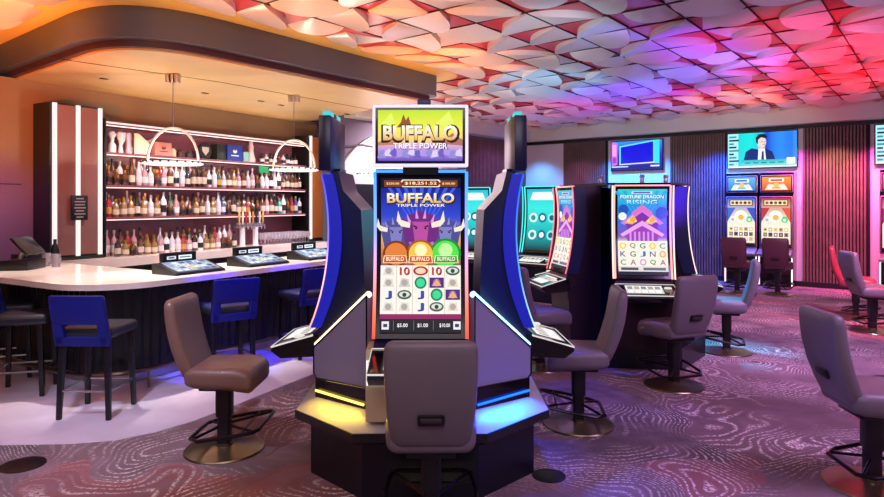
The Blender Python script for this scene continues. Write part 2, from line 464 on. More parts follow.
# left wall: from the corner back past the end of the bar
def lw(t, off=0.): p = CR-AX*t+UB*off; return Vector((p.x, p.y, 0))   # off towards the room (right)
def lstrip(name, t0, t1, z0, z1, o0, o1, m):
    pts = [lw(t0, o0), lw(t1, o0), lw(t1, o1), lw(t0, o1)]
    return struct(MB().prism([(p.x, p.y) for p in pts], z0, z1).build(name, m))
m_plum = mat('wall_plum_paint', '#6a5a78', .55)
lstrip('wall_left', 0, 6.42, 0, HC, -.12, 0, m_plum)
lstrip('trim_bulkhead_left', .3, 6.3, 3.16, HC-.004, .001, .30, mat('bulkhead_grey', '#ccd2ca', .5))
mb = MB(); n = 46
for k in range(n):
    ta = .1+k*.055
    pts = [lw(ta, .001), lw(ta+.034, .001), lw(ta+.034, .04), lw(ta, .04)]; mb.prism([(p.x, p.y) for p in pts], .1, 3.1)
struct(mb.build('trim_slat_panel_left', m_slat))
# white arched wall piece past the end of the bar
pts = [(6.55, 0), (2.75, 0)]+[(4.65-1.9*math.cos(PI*k/24), 1.75+1.32*math.sin(PI*k/24)) for k in range(24, -1, -1)][::-1]
ring = [(4.65+1.9*math.cos(PI*k/28), 1.75+1.32*math.sin(PI*k/28)) for k in range(29)]
poly = [(2.75, 0)]+[(4.65-1.9*math.cos(PI*k/28), 1.75+1.32*math.sin(PI*k/28)) for k in range(29)]+[(6.55, 0)]
mb = MB(); f0 = [lw(t, .002)+Vector((0, 0, z)) for t, z in poly]; f1 = [lw(t, .05)+Vector((0, 0, z)) for t, z in poly]; nn = len(poly)
mb.add(f0+f1, [tuple(range(nn)), tuple(range(nn, 2*nn))]+[(i, (i+1) % nn, nn+(i+1) % nn, nn+i) for i in range(nn)])
struct(mb.build('trim_arched_wall_panel', mat('arch_white_plaster', '#e6dfe6', .5)))
mb = MB(); pp = [lw(6.32, .052), lw(5.55, .052), lw(5.55, .075), lw(6.32, .075)]; mb.prism([(p.x, p.y) for p in pp], 0, 1.98); struct(mb.build('door_1', mat('door_black', '#0e0c12', .35)))
mb = MB()
mb.tube([lw(6.45, .06)+Vector((0, 0, 2.62)), lw(5.9, .06)+Vector((0, 0, 2.70)), lw(5.2, .06)+Vector((0, 0, 2.66))], .018, 6); struct(mb.build('trim_arch_rail', m_base))
# ------------------------------------------------------------------ the bar (u along it, v towards the guests)
BA = math.radians(30.5)
BU = Vector((math.sin(BA), math.cos(BA))); BV = Vector((math.cos(BA), -math.sin(BA)))
BO = Vector((-4.26, 8.15)); BROT = PI/2-BA          # local x = u, local y = -v
def bar(u, v, z=0.): p = BO+BU*u+BV*v; return Vector((p.x, p.y, z))
def upx(px, v=0.):
    s = (px-442)/F; X0 = BO.x+BV.x*v; Y0 = BO.y+BV.y*v; return (s*Y0-X0)/(BU.x-BU.y*s)
O3 = (BO.x, BO.y, 0)
def L(u, v): return (u, -v)
struct(MB().prism([(bar(u, v).x, bar(u, v).y) for u, v in ((-6, -.36), (4.35, -.36), (4.35, -.48), (-6, -.48))], 0, 3.11).build('wall_bar', mat('bar_wall_tan', '#806a50', .5, noise=.06, nscale=1.5)))
p0 = bar(-6, -.359); 
mb = MB(); mb.box((bar(-3.4, -.352, 1.86)), (5.1, .012, .012), rz=BROT); struct(mb.build('trim_wall_joint', m_base))
# ---- counter
m_stone = mat('counter_white_stone', '#faf2ea', .18, noise=.05, nscale=4)
m_rib = mat('bar_front_navy', '#06060d', .4)
m_steel = mat('brushed_steel', '#b8b4b8', .3, metal=1)
m_black = mat('satin_black', '#0c0c10', .4)
m_dark = mat('dark_charcoal', '#18181e', .5)
cnt = thing('bar_counter', O3, BROT, 'long white topped bar counter with rounded corner and dark ribbed front', 'bar counter')
outer = [(-1.85, .30), (-1.85, 2.2)]+[(-1.27-.58*math.cos(math.radians(a)), 2.2+.58*math.sin(math.radians(a))) for a in range(10, 91, 10)]+[(3.6, 2.78)]
top = outer+[(3.6, 1.95), (-.75, 1.95), (-.75, .30)]
MB().prism([L(*p) for p in top], .905, .955).build('countertop', m_stone, cnt)
def path(off, step=.05):
    pl = [(-1.85+off, .30), (-1.85+off, 2.2)]+[(-1.27-(.58-off)*math.cos(math.radians(a)), 2.2+(.58-off)*math.sin(math.radians(a))) for a in range(5, 91, 5)]+[(3.6, 2.78-off)]
    out = [Vector(pl[0])]; acc = 0
    for a, b in zip(pl, pl[1:]):
        a, b = Vector(a), Vector(b); d = (b-a).length; t = step-acc
        while t <= d: out.append(a+(b-a)*t/d); t += step
        acc = d-(t-step)
    return out
pts = path(.28, .045); mb = MB(); vs = []; fs = []
for k, p in enumerate(pts):
    q = pts[min(k+1, len(pts)-1)]; r = pts[max(k-1, 0)]; t = (q-r).normalized(); nrm = Vector((-t.y, t.x))
    dd = .018 if k % 2 else 0
    p2 = p+nrm*dd
    vs += [(p2.x, -p2.y, .12), (p2.x, -p2.y, .905)]
fs = [(2*k, 2*k+2, 2*k+3, 2*k+1) for k in range(len(pts)-1)]
mb.add(vs, fs); mb.build('front_panel', m_rib, cnt, sharp=10)
pts = path(.36, .1); mb = MB(); mb.add([q for p in pts for q in ((p.x, -p.y, 0.006), (p.x, -p.y, .125))], [(2*k, 2*k+2, 2*k+3, 2*k+1) for k in range(len(pts)-1)]); mb.build('kick_plate', m_steel, cnt)
pts = path(.10, .12); mb = MB(); mb.tube([(p.x, -p.y, .17) for p in pts], .02, 8)
for p, q in list(zip(pts, path(.28, .12)))[4::9]: mb.tube([(p.x, -p.y, .17), (p.x, -p.y, .006)], .012, 6)
mb.build('foot_rail', mat('rail_brass', '#7d6f66', .3, metal=1), cnt)
# back side of the counter
mb = MB(); mb.box((1.43, -2.06, .55), (4.3, .04, .70)); mb.box((-.80, -1.15, .55), (.04, 1.6, .70)); mb.build('staff_side_panel', m_dark, cnt)
# ---- back bar: counter, shelves
bb = thing('back_bar_shelving', O3, BROT, 'lit back bar wall unit with bottle shelves over a white back counter', 'shelving')
m_shelf = mat('shelf_maroon_wood', '#7a4550', .35)
m_back = mat('back_panel_rose', '#8e5664', .2, noise=.15, nscale=3)
m_ledp = emi('shelf_led_pink', '#ffd0c8', 2.2)
U0, U1 = -.02, 3.66
MB().box(((U0+U1)/2, .345, 1.83), (U1-U0, .02, 1.75)).build('back_panel', m_back, bb)
ZS = [2.29, 1.87, 1.455]
for z in ZS:
    sh = MB().box(((U0+U1)/2, .17, z-.016), (U1-U0, .33, .032)).build('shelf', m_shelf, bb)
    MB().box(((U0+U1)/2, .012, z-.036), (U1-U0-.04, .02, .008)).build('shelf_light', m_ledp, sh)
val = MB().box(((U0+U1)/2, .17, 2.66), (U1-U0, .34, .05)).build('valance', m_shelf, bb)
MB().box(((U0+U1)/2, -.002, 2.665), (U1-U0, .012, .022)).build('valance_light', emi('valance_led', '#ffdcd4', 1.0), val)
MB().box(((U0+U1)/2, .03, 2.631), (U1-U0-.04, .02, .008)).build('valance_light', m_ledp, val)
MB().box((U0-.012, .17, 1.83), (.024, .35, 1.76)).build('side_panel', m_black, bb)
MB().box((U1+.012, .17, 1.83), (.024, .35, 1.76)).build('side_panel', m_black, bb)
MB().box((1.45, -.02, .90), (4.9, .72, .10)).build('back_counter', m_stone, bb)
MB().box((1.45, .03, .42), (4.8, .60, .84)).build('base_cabinet', m_black, bb)
def pilaster(name, u0, u1, strips, label, panel):
    t = thing(name, bar((u0+u1)/2, .0), BROT, label, 'wall pilaster'); w = u1-u0
    MB().box((0, .16, 1.895), (w, .36, 1.87)).build('body', m_black, t)
    MB().box((0, -.022, .97), (w, .05, .04)).build('plinth', mat('plinth_green_black', '#17231f', .4), t)
    for a, b in zip(strips, strips[1:]):
        MB().box(((a+b)/2-(u0+u1)/2, -.026, 1.91), (abs(b-a)-.075, .02, 1.80)).build('panel', panel, t)
    for s_ in strips: MB().box((s_-(u0+u1)/2, -.032, 1.91), (.045, .03, 1.83)).build('light_strip', emi('pilaster_led', '#ffeeea', .85), t)
    return t
us = [upx(54.5, .03), upx(78, .03), upx(100, .03)]
pil = pilaster('lit_pilaster', us[0]-.05, us[-1]+.04, us, 'tall pilaster with three white light strips left of the bottle shelves', mat('pilaster_rose_panel', '#7c5450', .45))
pil2 = pilaster('lit_pilaster', 3.69, 4.06, [3.75, 4.10], 'narrow orange brown pilaster with one white light strip right of the bottle shelves', mat('pilaster_orange_panel', '#a0602f', .45))
for o in kids(pil2):
    if o.name.startswith('light_strip') and o.location.x == 0 and max(v.co.x for v in o.data.vertices) > .2: bpy.data.objects.remove(o)
# plaque
pu = us[1]; pl = thing('menu_plaque', bar(pu-.01, .075, 1.58), BROT, 'small black plaque with rows of pale lettering on the left pilaster', 'sign')
MB().rbox((0, 0, 0), (.20, .025, .30), .006).build('board', m_black, pl)
mb = MB()
for k, wd in enumerate((.09, .13, .12, .14, .1, .13, .08)):
    mb.box((0, -.0145, .11-.037*k), (wd, .004, .012))
mb.build('lettering', mat('lettering_pale', '#a49aa0', .6), pl)
# ---- bottles
def glass(name, c, rough=.12): return mat(name, c, rough, spec=.8, coat=.6)
LBL = [mat('label_cream', '#c8bca8', .6), mat('label_white', '#d4ced2', .6), mat('label_black', '#17151a', .5), mat('label_red', '#a82a2c', .5), mat('label_gold', '#b98b3e', .4)]
CAP = [mat('cap_black', '#121014', .4), mat('cap_gold', '#c79a4a', .3, metal=.8), mat('cap_silver', '#c8c4c8', .3, metal=.8), mat('cap_red', '#7a2830', .4)]
def bottle_mesh(kind, prof, gl, lb, cp, lz, lr, cz):
    mb = MB(); mb.lathe(prof, 12, m=0)
    mb.lathe([(lr, lz[0]), (lr, lz[1])], 12, m=1)
    rt = prof[-1][0]+.003; mb.lathe([(rt, cz[0]), (rt, cz[1])], 10, m=2)
    o = mb.build('bottle', [gl, lb, cp]); COL.objects.unlink(o); return o
def std(r, h, sh, nr): return [(r*.9, 0), (r, .006), (r, sh), (r*.8, sh+.025), (nr, sh+.055), (nr, h)]
KINDS = []
def kind(desc, r, h, sh, nr, gc, lb, cp, ly=(.25, .75)):
    p = std(r, h, sh, nr)
    o = bottle_mesh(desc, p, glass('glass_'+gc.strip('#'), gc), LBL[lb], CAP[cp], (sh*ly[0], sh*ly[1]), r+.0015, (h-.035, h+.004))
    KINDS.append((desc, o, r, h))
kind('clear spirit bottle with white label', .037, .30, .17, .013, '#c9c3cc', 1, 2)
kind('amber whisky bottle with cream label', .040, .29, .17, .014, '#54301c', 0, 0)
kind('dark wine bottle with cream label', .036, .31, .18, .014, '#1c1a18', 0, 0)
kind('green glass bottle with gold label', .035, .30, .18, .013, '#1f4a30', 4, 1)
kind('squat brown bottle with black label', .045, .22, .12, .016, '#5e2f18', 2, 1)
kind('pale rose bottle with white label', .037, .28, .16, .013, '#b08890', 1, 2)
kind('red glass bottle with gold label', .036, .27, .16, .013, '#a0242c', 4, 1)
kind('frosted white bottle with black label', .038, .29, .18, .013, '#e2dde4', 2, 2)
kind('golden tequila bottle with cream label', .042, .25, .14, .015, '#86683c', 0, 1)
kind('blue tinted bottle with white label', .035, .29, .18, .013, '#34508c', 1, 2)
kind('black bottle with white label', .037, .30, .19, .013, '#131217', 1, 0)
kind('teal glass bottle with white label', .037, .28, .17, .013, '#2f9a8c', 1, 2)
rb = random.Random(11)
def row(z, u0, u1, v, where, group, weights, hs=1., lab=None, pitch=.092):
    u = u0; i = 0; rp_ = None
    while u < u1:
        d, src, r, h = rb.choices(KINDS, weights)[0]
        if rp_ is not None: u += (rp_+r)*1.10+.006+.012*rb.random()
        rp_ = r
        if u > u1: break
        o = src.copy(); COL.objects.link(o); o.location = bar(u, v, z+.0005); o.rotation_euler = (0, 0, rb.random()*6.28)
        k = hs*(.86+.28*rb.random()); o.scale = (1.10, 1.10, k)
        tag(o, f'{d}, {nth(i)} from left {where}', 'bottle', group); i += 1
w_mix = [8, 5, 3, 2, 4, 4, 1, 5, 4, 1, 2, 1]; w_amb = [4, 8, 3, 1, 6, 4, 3, 3, 6, 1, 2, 1]
row(1.87, .06, 3.59, -.08, 'in middle shelf front row', 'bottles in the middle shelf front row', w_mix)
row(1.87, .10, 3.59, -.20, 'in middle shelf back row', 'bottles in the middle shelf back row', w_amb, 1.06)
row(1.455, .06, 3.59, -.08, 'in lower shelf front row', 'bottles in the lower shelf front row', w_amb)
row(1.455, .10, 3.59, -.20, 'in lower shelf back row', 'bottles in the lower shelf back row', w_mix, 1.06)
row(.95, .05, 2.10, -.10, 'in back counter rear row', 'bottles in the back counter rear row', w_amb, 1.1)
row(.95, .10, 2.02, .06, 'in back counter front row', 'bottles in the back counter front row', [5, 5, 2, 1, 5, 5, 5, 4, 5, 0, 1, 1], .85, pitch=.1)
row(2.29, upx(262, -.12), 3.58, -.12, 'among top shelf small bottles', 'small bottles on the top shelf', [2, 0, 1, 0, 5, 0, 0, 4, 0, 0, 8, 0], .62)
# glasses on the back counter, right
def glass_mesh():
    mb = MB(); mb.lathe([(.03, 0), (.032, .004), (.006, .012), (.005, .07), (.02, .085), (.034, .115), (.036, .15), (.031, .19), (.029, .19), (.033, .15), (.03, .117), (.004, .09)], 12)
    o = mb.build('wine_glass', mat('clear_glassware', '#dcd6e2', .08, spec=.9, trans=.55)); COL.objects.unlink(o); return o
gsrc = glass_mesh()
for rw, v in enumerate((-.16, -.04, .08)):
    for i in range(15):
        o = gsrc.copy(); COL.objects.link(o); o.location = bar(2.62+i*.072+.02*(rw % 2), v, .9505)
        tag(o, f'clear stemmed glass, {nth(i)} from left in {("back", "middle", "front")[rw]} row by the taps', 'glass', f'stemmed glasses {("back", "middle", "front")[rw]} row')
# tall shot glasses hung in the lower shelf end
# beer taps
tp = thing('beer_tap_tower', bar(2.36, -.02, .95), BROT, 'white two column beer tap tower with a row of tap handles', 'beer tap')
for x in (-.13, .14): MB().lathe([(.055, 0), (.055, .012), (.042, .02), (.042, .30)], 16, (x, 0, 0)).build('column', mat('tap_column_white', '#e4dee6', .3), tp)
MB().rbox((0, 0, .335), (.56, .10, .08), .02).build('manifold', m_steel, tp)
for k in range(8):
    x = -.245+k*.07; c = ['#d8b060', '#e8e0d8', '#b03028', '#e8e0d8', '#c08a3c', '#202028', '#e0d8d0', '#d0a050'][k]
    h = MB().lathe([(.008, 0), (.012, .03), (.016, .1), (.018, .16), (.012, .19)], 10, (x, -.06, .36)).build('tap_handle', mat('tap_'+c[1:], c, .35), tp)
    MB().tube([(x, -.05, .34), (x, -.10, .33), (x, -.105, .27)], .008, 6).build('tap_spout', m_steel, h)
# items on the top shelf
def item(name, px, z, v, label, cat, builder, mt, group=None):
    t = builder(); o = t.build(name, mt); o.location = bar(upx(px, v), v, z+.0005); o.rotation_euler = (0, 0, BROT); return tag(o, label, cat, group)
wv = mat('white_china', '#e8e2ea', .25)
item('decanter', 112, 2.29, -.14, 'tall white waisted decanter at the left end of the top shelf', 'decanter', lambda: MB().lathe([(.05, 0), (.05, .1), (.025, .14), (.03, .2), (.055, .24), (.03, .28), (.0, .285)], 14), wv)
item('decanter', 120.5, 2.29, -.14, 'white decanter with looped side arm, second from left on the top shelf', 'decanter', lambda: MB().lathe([(.03, 0), (.035, .02), (.018, .12), (.04, .2), (.05, .27), (.02, .29)], 14).tube([(0, 0, .1), (.05, 0, .18), (.06, 0, .28)], .014), wv)
item('pitcher', 128.5, 2.29, -.14, 'slim silver white pitcher beside the cream pennant cards on the top shelf', 'pitcher', lambda: MB().lathe([(.045, 0), (.05, .03), (.035, .16), (.04, .24), (.036, .28)], 14).tube([(.04, 0, .22), (.08, 0, .19), (.075, 0, .1), (.045, 0, .06)], .007), mat('silver_china', '#c8c2cc', .2, metal=.5))
item('display_card', 142.5, 2.29, -.1, 'cream standing card with pointed top, left one on the top shelf', 'display card', lambda: MB().prism([(-.12, 0), (.10, 0), (.10, .16), (-.06, .28), (-.12, .28)], -.01, .01, 'xz'), mat('card_cream', '#ece2c2', .6))
item('display_card', 150.5, 2.29, -.27, 'cream folded card with slanted top beside the pink carton', 'display card', lambda: MB().prism([(-.10, 0), (.10, 0), (.10, .14), (.04, .26), (-.10, .20)], -.012, .012, 'xz'), mat('card_cream', '#ece2c2', .6))
def carton(name, px, w, h, d, c, label, emblem=None, lid=None):
    t = thing(name, bar(upx(px, -.14), -.14, 2.2905), BROT, label, 'carton')
    MB().rbox((0, 0, h/2), (w, d, h), .005).build('carton_body', mat('carton_'+c[1:], c, .45), t)
    if emblem: MB().prism([(-w*.14, h*.55), (0, h*.45), (w*.14, h*.55), (w*.10, h*.72), (0, h*.62), (-w*.10, h*.72)], -d/2-.003, -d/2-.0005, 'xz').box((0, -d/2-.002, h*.33), (w*.5, .003, h*.06)).build('emblem', mat('emblem_'+emblem[1:], emblem, .5), t)
    return t
carton('carton', 160, .26, .19, .16, '#d89a8e', 'pink carton with small dark emblem on the top shelf', '#7a3a34')
carton('carton', 218, .16, .24, .16, '#26302c', 'dark green black carton left of the blue carton')
carton('carton', 231, .30, .25, .18, '#1c3a9c', 'bright blue carton with white emblem on the top shelf', '#e8ecf8')
carton('carton', 243.5, .12, .16, .14, '#7fb0ae', 'pale teal carton right of the blue carton')
item('jar', 173, 2.29, -.1, 'small cream lidded jar right of the pink carton', 'jar', lambda: MB().lathe([(.04, 0), (.045, .02), (.045, .09), (.03, .1), (.03, .12)], 14), mat('jar_cream', '#d8c8a8', .4))
item('jar', 180, 2.29, -.12, 'second small dark jar right of the pink carton', 'jar', lambda: MB().lathe([(.045, 0), (.05, .02), (.05, .08), (.03, .1), (.03, .11)], 14), mat('jar_brown', '#4a2c2a', .4))
item('jar', 189, 2.29, -.12, 'third low wide dark jar before the round plaque on the top shelf', 'jar', lambda: MB().lathe([(.05, 0), (.055, .02), (.055, .07), (.03, .09), (.03, .10)], 14), mat('jar_green', '#2c3a34', .4))
rp = thing('round_plaque', bar(upx(205, -.1), -.1, 2.2905), BROT, 'dark round plaque with a pale shield emblem on the top shelf', 'sign')
MB().prism([(.12*math.cos(PI*k/14), .125+.12*math.sin(PI*k/14)) for k in range(28)], -.012, .012, 'xz').build('disc', m_black, rp)
MB().prism([(-.06, .18), (.06, .18), (.06, .12), (0, .055), (-.06, .12)], -.016, -.0125, 'xz').build('shield', mat('shield_pale', '#b8b0a8', .5), rp)
item('bottle', 251, 2.29, -.12, 'tall pale pink figure shaped bottle right of the teal carton on top shelf', 'bottle', lambda: MB().lathe([(.065, 0), (.07, .05), (.045, .14), (.04, .2), (.05, .25), (.03, .29), (.035, .33), (.01, .345)], 14), mat('pink_ceramic', '#efc4bc', .3))
# small lit sign under the top shelf
sg = thing('lit_sign', bar(upx(264, -.01), -.01, 2.16), BROT, 'small glowing green sign below the top shelf', 'sign'); 
MB().rbox((0, 0, .02), (.19, .03, .10), .005).build('sign_case', emi('green_sign', '#1fae6a', .9), sg)
MB().tube([(-.07, .02, .07), (-.07, .02, .0975)], .004, 6).tube([(.07, .02, .07), (.07, .02, .0975)], .004, 6).build('hanger', m_black, sg)
# ---- bar top game terminals
src = None
def make_terminal():
    t = thing('bar_game_terminal', (0, 0, 0), 0, '', 'game terminal')
    MB().prism([(-.20, 0), (.16, 0), (.16, .10), (.10, .105), (-.19, .022)], -.29, .29, 'yz').build('housing', mat('terminal_black', '#15161c', .3), t)
    a = math.atan2(.083, .29); Lx = .50; Ly = .255
    def fn(x, y, l):
        yy = -.175+y*.255; zz = .0265+(yy+.19)*math.tan(a)+.002+l; return ((x-.5)*Lx, yy, zz)
    A = Art(fn, Lx, Ly, .0006)
    A.grad(0, 0, 1, 1, [(0, '#6f86a8'), (.4, '#b8cbe0'), (1, '#8fa6c6')], 0)
    rr = random.Random(5)
    for i in range(6):
        for j in range(4):
            A.rect(.03+i*.16, .06+j*.235, .15+i*.16, .24+j*.235, rr.choice(['#dbe8f4', '#4a6690', '#35b0b8', '#e6d7a8', '#c9dcec', '#8a9cc0']), 1)
            A.rect(.05+i*.16, .10+j*.235, .12+i*.16, .15+j*.235, rr.choice(['#24364e', '#ffffff', '#b04848']), 2)
    A.build('touch_screen', t)
    h = MB().rbox((0, .155, .142), (.40, .05, .10), .008).build('rear_display', mat('terminal_black', '#15161c', .3), t)
    def fn2(x, y, l): return ((x-.5)*.37, .1285-l, .102+y*.08)
    A = Art(fn2, .34, .085, .0006); A.rect(0, 0, 1, 1, '#0a0a12', 0); A.rect(.1, .3, .38, .7, '#cfd8e8', 1); A.rect(.15, .42, .33, .58, '#20242c', 2); A.rect(.46, .25, .88, .75, '#e8f0fa', 1); A.rect(.5, .42, .84, .58, '#6a7688', 2)
    A.build('display_picture', h)
    return t
specs = [(-.67, 'bar game terminal with white lit screen nearest the counter corner'), (.237, 'bar game terminal second from the counter corner on the white countertop'), (1.147, 'bar game terminal left of the big slot machine, third from counter corner'), (2.10, 'bar game terminal farthest along the counter, seen behind the big slot machine')]
for i, (u, lb) in enumerate(specs):
    if i == 0:
        src = make_terminal(); src.location = bar(u, 2.42, .956); src.rotation_euler = (0, 0, BROT); tag(src, lb, None, 'bar top game terminals')
    else: copy_tree(src, bar(u, 2.42, .956), BROT, lb, 'bar top game terminals')
# things on the left leg of the counter
pos = thing('cash_register', bar(-1.32, .74, .956), BROT+.6, 'black cash register with a tilted screen at the left end of the counter', 'cash register')
MB().rbox((0, .05, .05), (.34, .28, .10), .01).build('cash_drawer', m_black, pos)
MB().tube([(0, .08, .1), (0, .06, .17)], .025, 8).build('stand', m_steel, pos)
MB().rbox((0, .0, .24), (.34, .03, .24), .008, tilt=-.75).build('screen', mat('register_screen', '#1a1a24', .2), pos)
pr = thing('receipt_printer', bar(-1.14, .36, .956), BROT+.2, 'black receipt printer with white paper between the register and glass mugs', 'printer')
MB().rbox((0, 0, .065), (.2, .24, .13), .012).build('case', m_black, pr); MB().box((0, -.124, .05), (.12, .006, .03)).build('paper', wv, pr)
for k, (px, py, lb) in enumerate(((46.5, 266, 'glass beer mug left of its twin beside the receipt printer'), (56, 267, 'glass beer mug nearest the light strips, right of its twin'))):
    p = onz(px, 202+.5, 0) if False else at(px, py, F*(EYE-.956)/(py-202)); t = thing('glass_mug', (p.x, p.y, .9565), -.4, lb, 'mug', 'glass mugs')
    MB().lathe([(.036, 0), (.04, .008), (.044, .12), (.046, .14), (.042, .14), (.037, .015)], 14).build('mug_body', mat('mug_glass', '#d8d2dc', .1, trans=.5), t)
    MB().tube([(.042, 0, .11), (.075, 0, .10), (.075, 0, .045), (.04, 0, .03)], .007, 6).build('handle', mat('mug_glass', '#d8d2dc', .1, trans=.5), t)
p = at(55, 262, F*(EYE-.956)/(61.)); o = MB().lathe([(.045, 0), (.05, .01), (.05, .14), (.03, .2), (.018, .22), (.018, .27)], 14).build('bottle', m_black); o.location = (p.x, p.y, .9565); tag(o, 'black round shouldered bottle standing behind the glass mugs', 'bottle')
# ---- pendants
def make_pendant():
    t = thing('pendant_light', (0, 0, 0), 0, '', 'pendant light')
    R = .29; z0 = 2.085
    hoop = [(R*math.cos(PI*k/28), 0, z0+.02+.385*math.sin(PI*k/28)) for k in range(29)]
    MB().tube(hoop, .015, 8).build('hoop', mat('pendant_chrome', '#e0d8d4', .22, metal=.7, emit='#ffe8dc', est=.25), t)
    MB().lathe([(.30, z0-.014), (.325, z0-.008), (.325, z0+.012), (.30, z0+.018), (.27, z0+.012), (.27, z0-.008)], 36).build('light_ring', emi('pendant_led', '#fff0e6', 1.0), t)
    mb = MB()
    for k in range(24):
        a = 2*PI*k/24; mb.rbox((.332*math.cos(a), .332*math.sin(a), z0+.014), (.022, .022, .022), .006, 1)
    mb.build('bead_trim', mat('bead_chrome', '#6a6264', .25, metal=1), t)
    MB().tube([(0, 0, z0+.40), (0, 0, 3.075)], .006, 6).build('rod', m_steel, t)
    mb = MB()
    for dx in (-.05, 0, .05): mb.rbox((dx, 0, 3.055), (.04, .09, .095), .006)
    mb.build('canopy', m_steel, t)
    return t
ps = [onz(173, 74, 3.105), onz(294, 95, 3.105), onz(378, 111, 3.105)]
lbs = ['arched hoop pendant light over the left end of the bar', 'arched hoop pendant light over the bar just left of the big slot machine', 'arched hoop pendant light partly hidden behind the big slot machine top screen']
for i, (p, lb) in enumerate(zip(ps, lbs)):
    if i == 0: pend = make_pendant(); pend.location = (p.x, p.y, 0); tag(pend, lb, None, 'hoop pendants over the bar')
    else: copy_tree(pend, (p.x, p.y, 0), -.1, lb, 'hoop pendants over the bar')
for i, (px, py) in enumerate(((104, 78.5), (205, 93), (261, 101), (281, 105), (347, 114))):
    p = onz(px, py, 3.105); o = MB().rbox((0, 0, -.003), (.09, .05, .012), .003).build('ceiling_spotlight', m_black); o.location = p; o.rotation_euler = (0, 0, BROT)
    tag(o, f'tiny black recessed ceiling spot over the bar, {nth(i)} from left', 'spotlight', 'recessed spots in the bar ceiling')
# ---- bar stools
def make_stool():
    t = thing('bar_stool', (0, 0, 0), 0, '', 'bar stool'); bl = mat('stool_blue_vinyl', '#0b1a78', .42, bump=.1, bscale=90)
    lg = mat('stool_dark_wood', '#0e0c14', .4)
    MB().rbox((0, .02, .655), (.42, .42, .085), .03, 3).build('seat', mat('stool_seat_grey', '#282c38', .4), t)
    mb = MB()
    def ry(z): return -.20-.10*(z-.6)/.4
    pad = [[(x, ry(z)+y, z) for x, y in rrect(w, .05, .02)] for z, w in ((.735, .40), (.74, .415), (.80, .42), (.90, .42), (.945, .415), (.955, .40))]
    mb.loft(pad)
    for sx in (-1, 1): mb.loft([[(sx*.17+x, ry(z)+y, z) for x, y in rrect(.08, .05, .015)] for z in (.58, .68, .75)])
    mb.loft([[(x, ry(z)+y, z) for x, y in rrect(.42, .05, .02)] for z in (.565, .59, .635)])
    mb.build('backrest', bl, t)
    for sx in (-1, 1):
        for sy in (-1, 1):
            MB().loft([[(sx*(.17+.02*(1-k))+x, sy*(.17+.02*(1-k))+.0+y, .007+.608*k) for x, y in rrect(.034+.014*k, .034+.014*k, .006, 2)] for k in (0, .5, 1)]).build('leg', lg, t)
    for pts in (((-.185, .185), (.185, .185)), ((-.185, -.185), (.185, -.185)), ((-.185, -.185), (-.185, .185)), ((.185, -.185), (.185, .185))):
        MB().tube([(x, y, .22) for x, y in pts], .009, 6).build('stretcher', m_steel, t)
    return t
stl = [((-2.70, 5.02), -.02, 'dark blue bar stool with open lower back at the rounded counter corner'),
       ((-2.02, 6.02), .62, 'bright blue bar stool pulled up to the straight counter front, in the middle'),
       ((-1.48, 6.92), .80, 'bright blue bar stool beside the big slot machine button deck'),
       ((-3.62, 5.55), -1.30, 'dark bar stool at the left counter end beside the corner stool'),
       ((-4.12, 6.10), -1.15, 'dark bar stool farthest left, cut by the picture edge'),
       ((-.86, 7.88), .8, 'blue bar stool seen in the gap behind the big slot machine')]
for i, ((x, y), rz, lb) in enumerate(stl):
    if i == 0: stool = make_stool(); stool.location = (x, y, 0); stool.rotation_euler = (0, 0, rz); tag(stool, lb, None, 'bar stools along the counter')
    else: copy_tree(stool, (x, y, 0), rz, lb, 'bar stools along the counter')
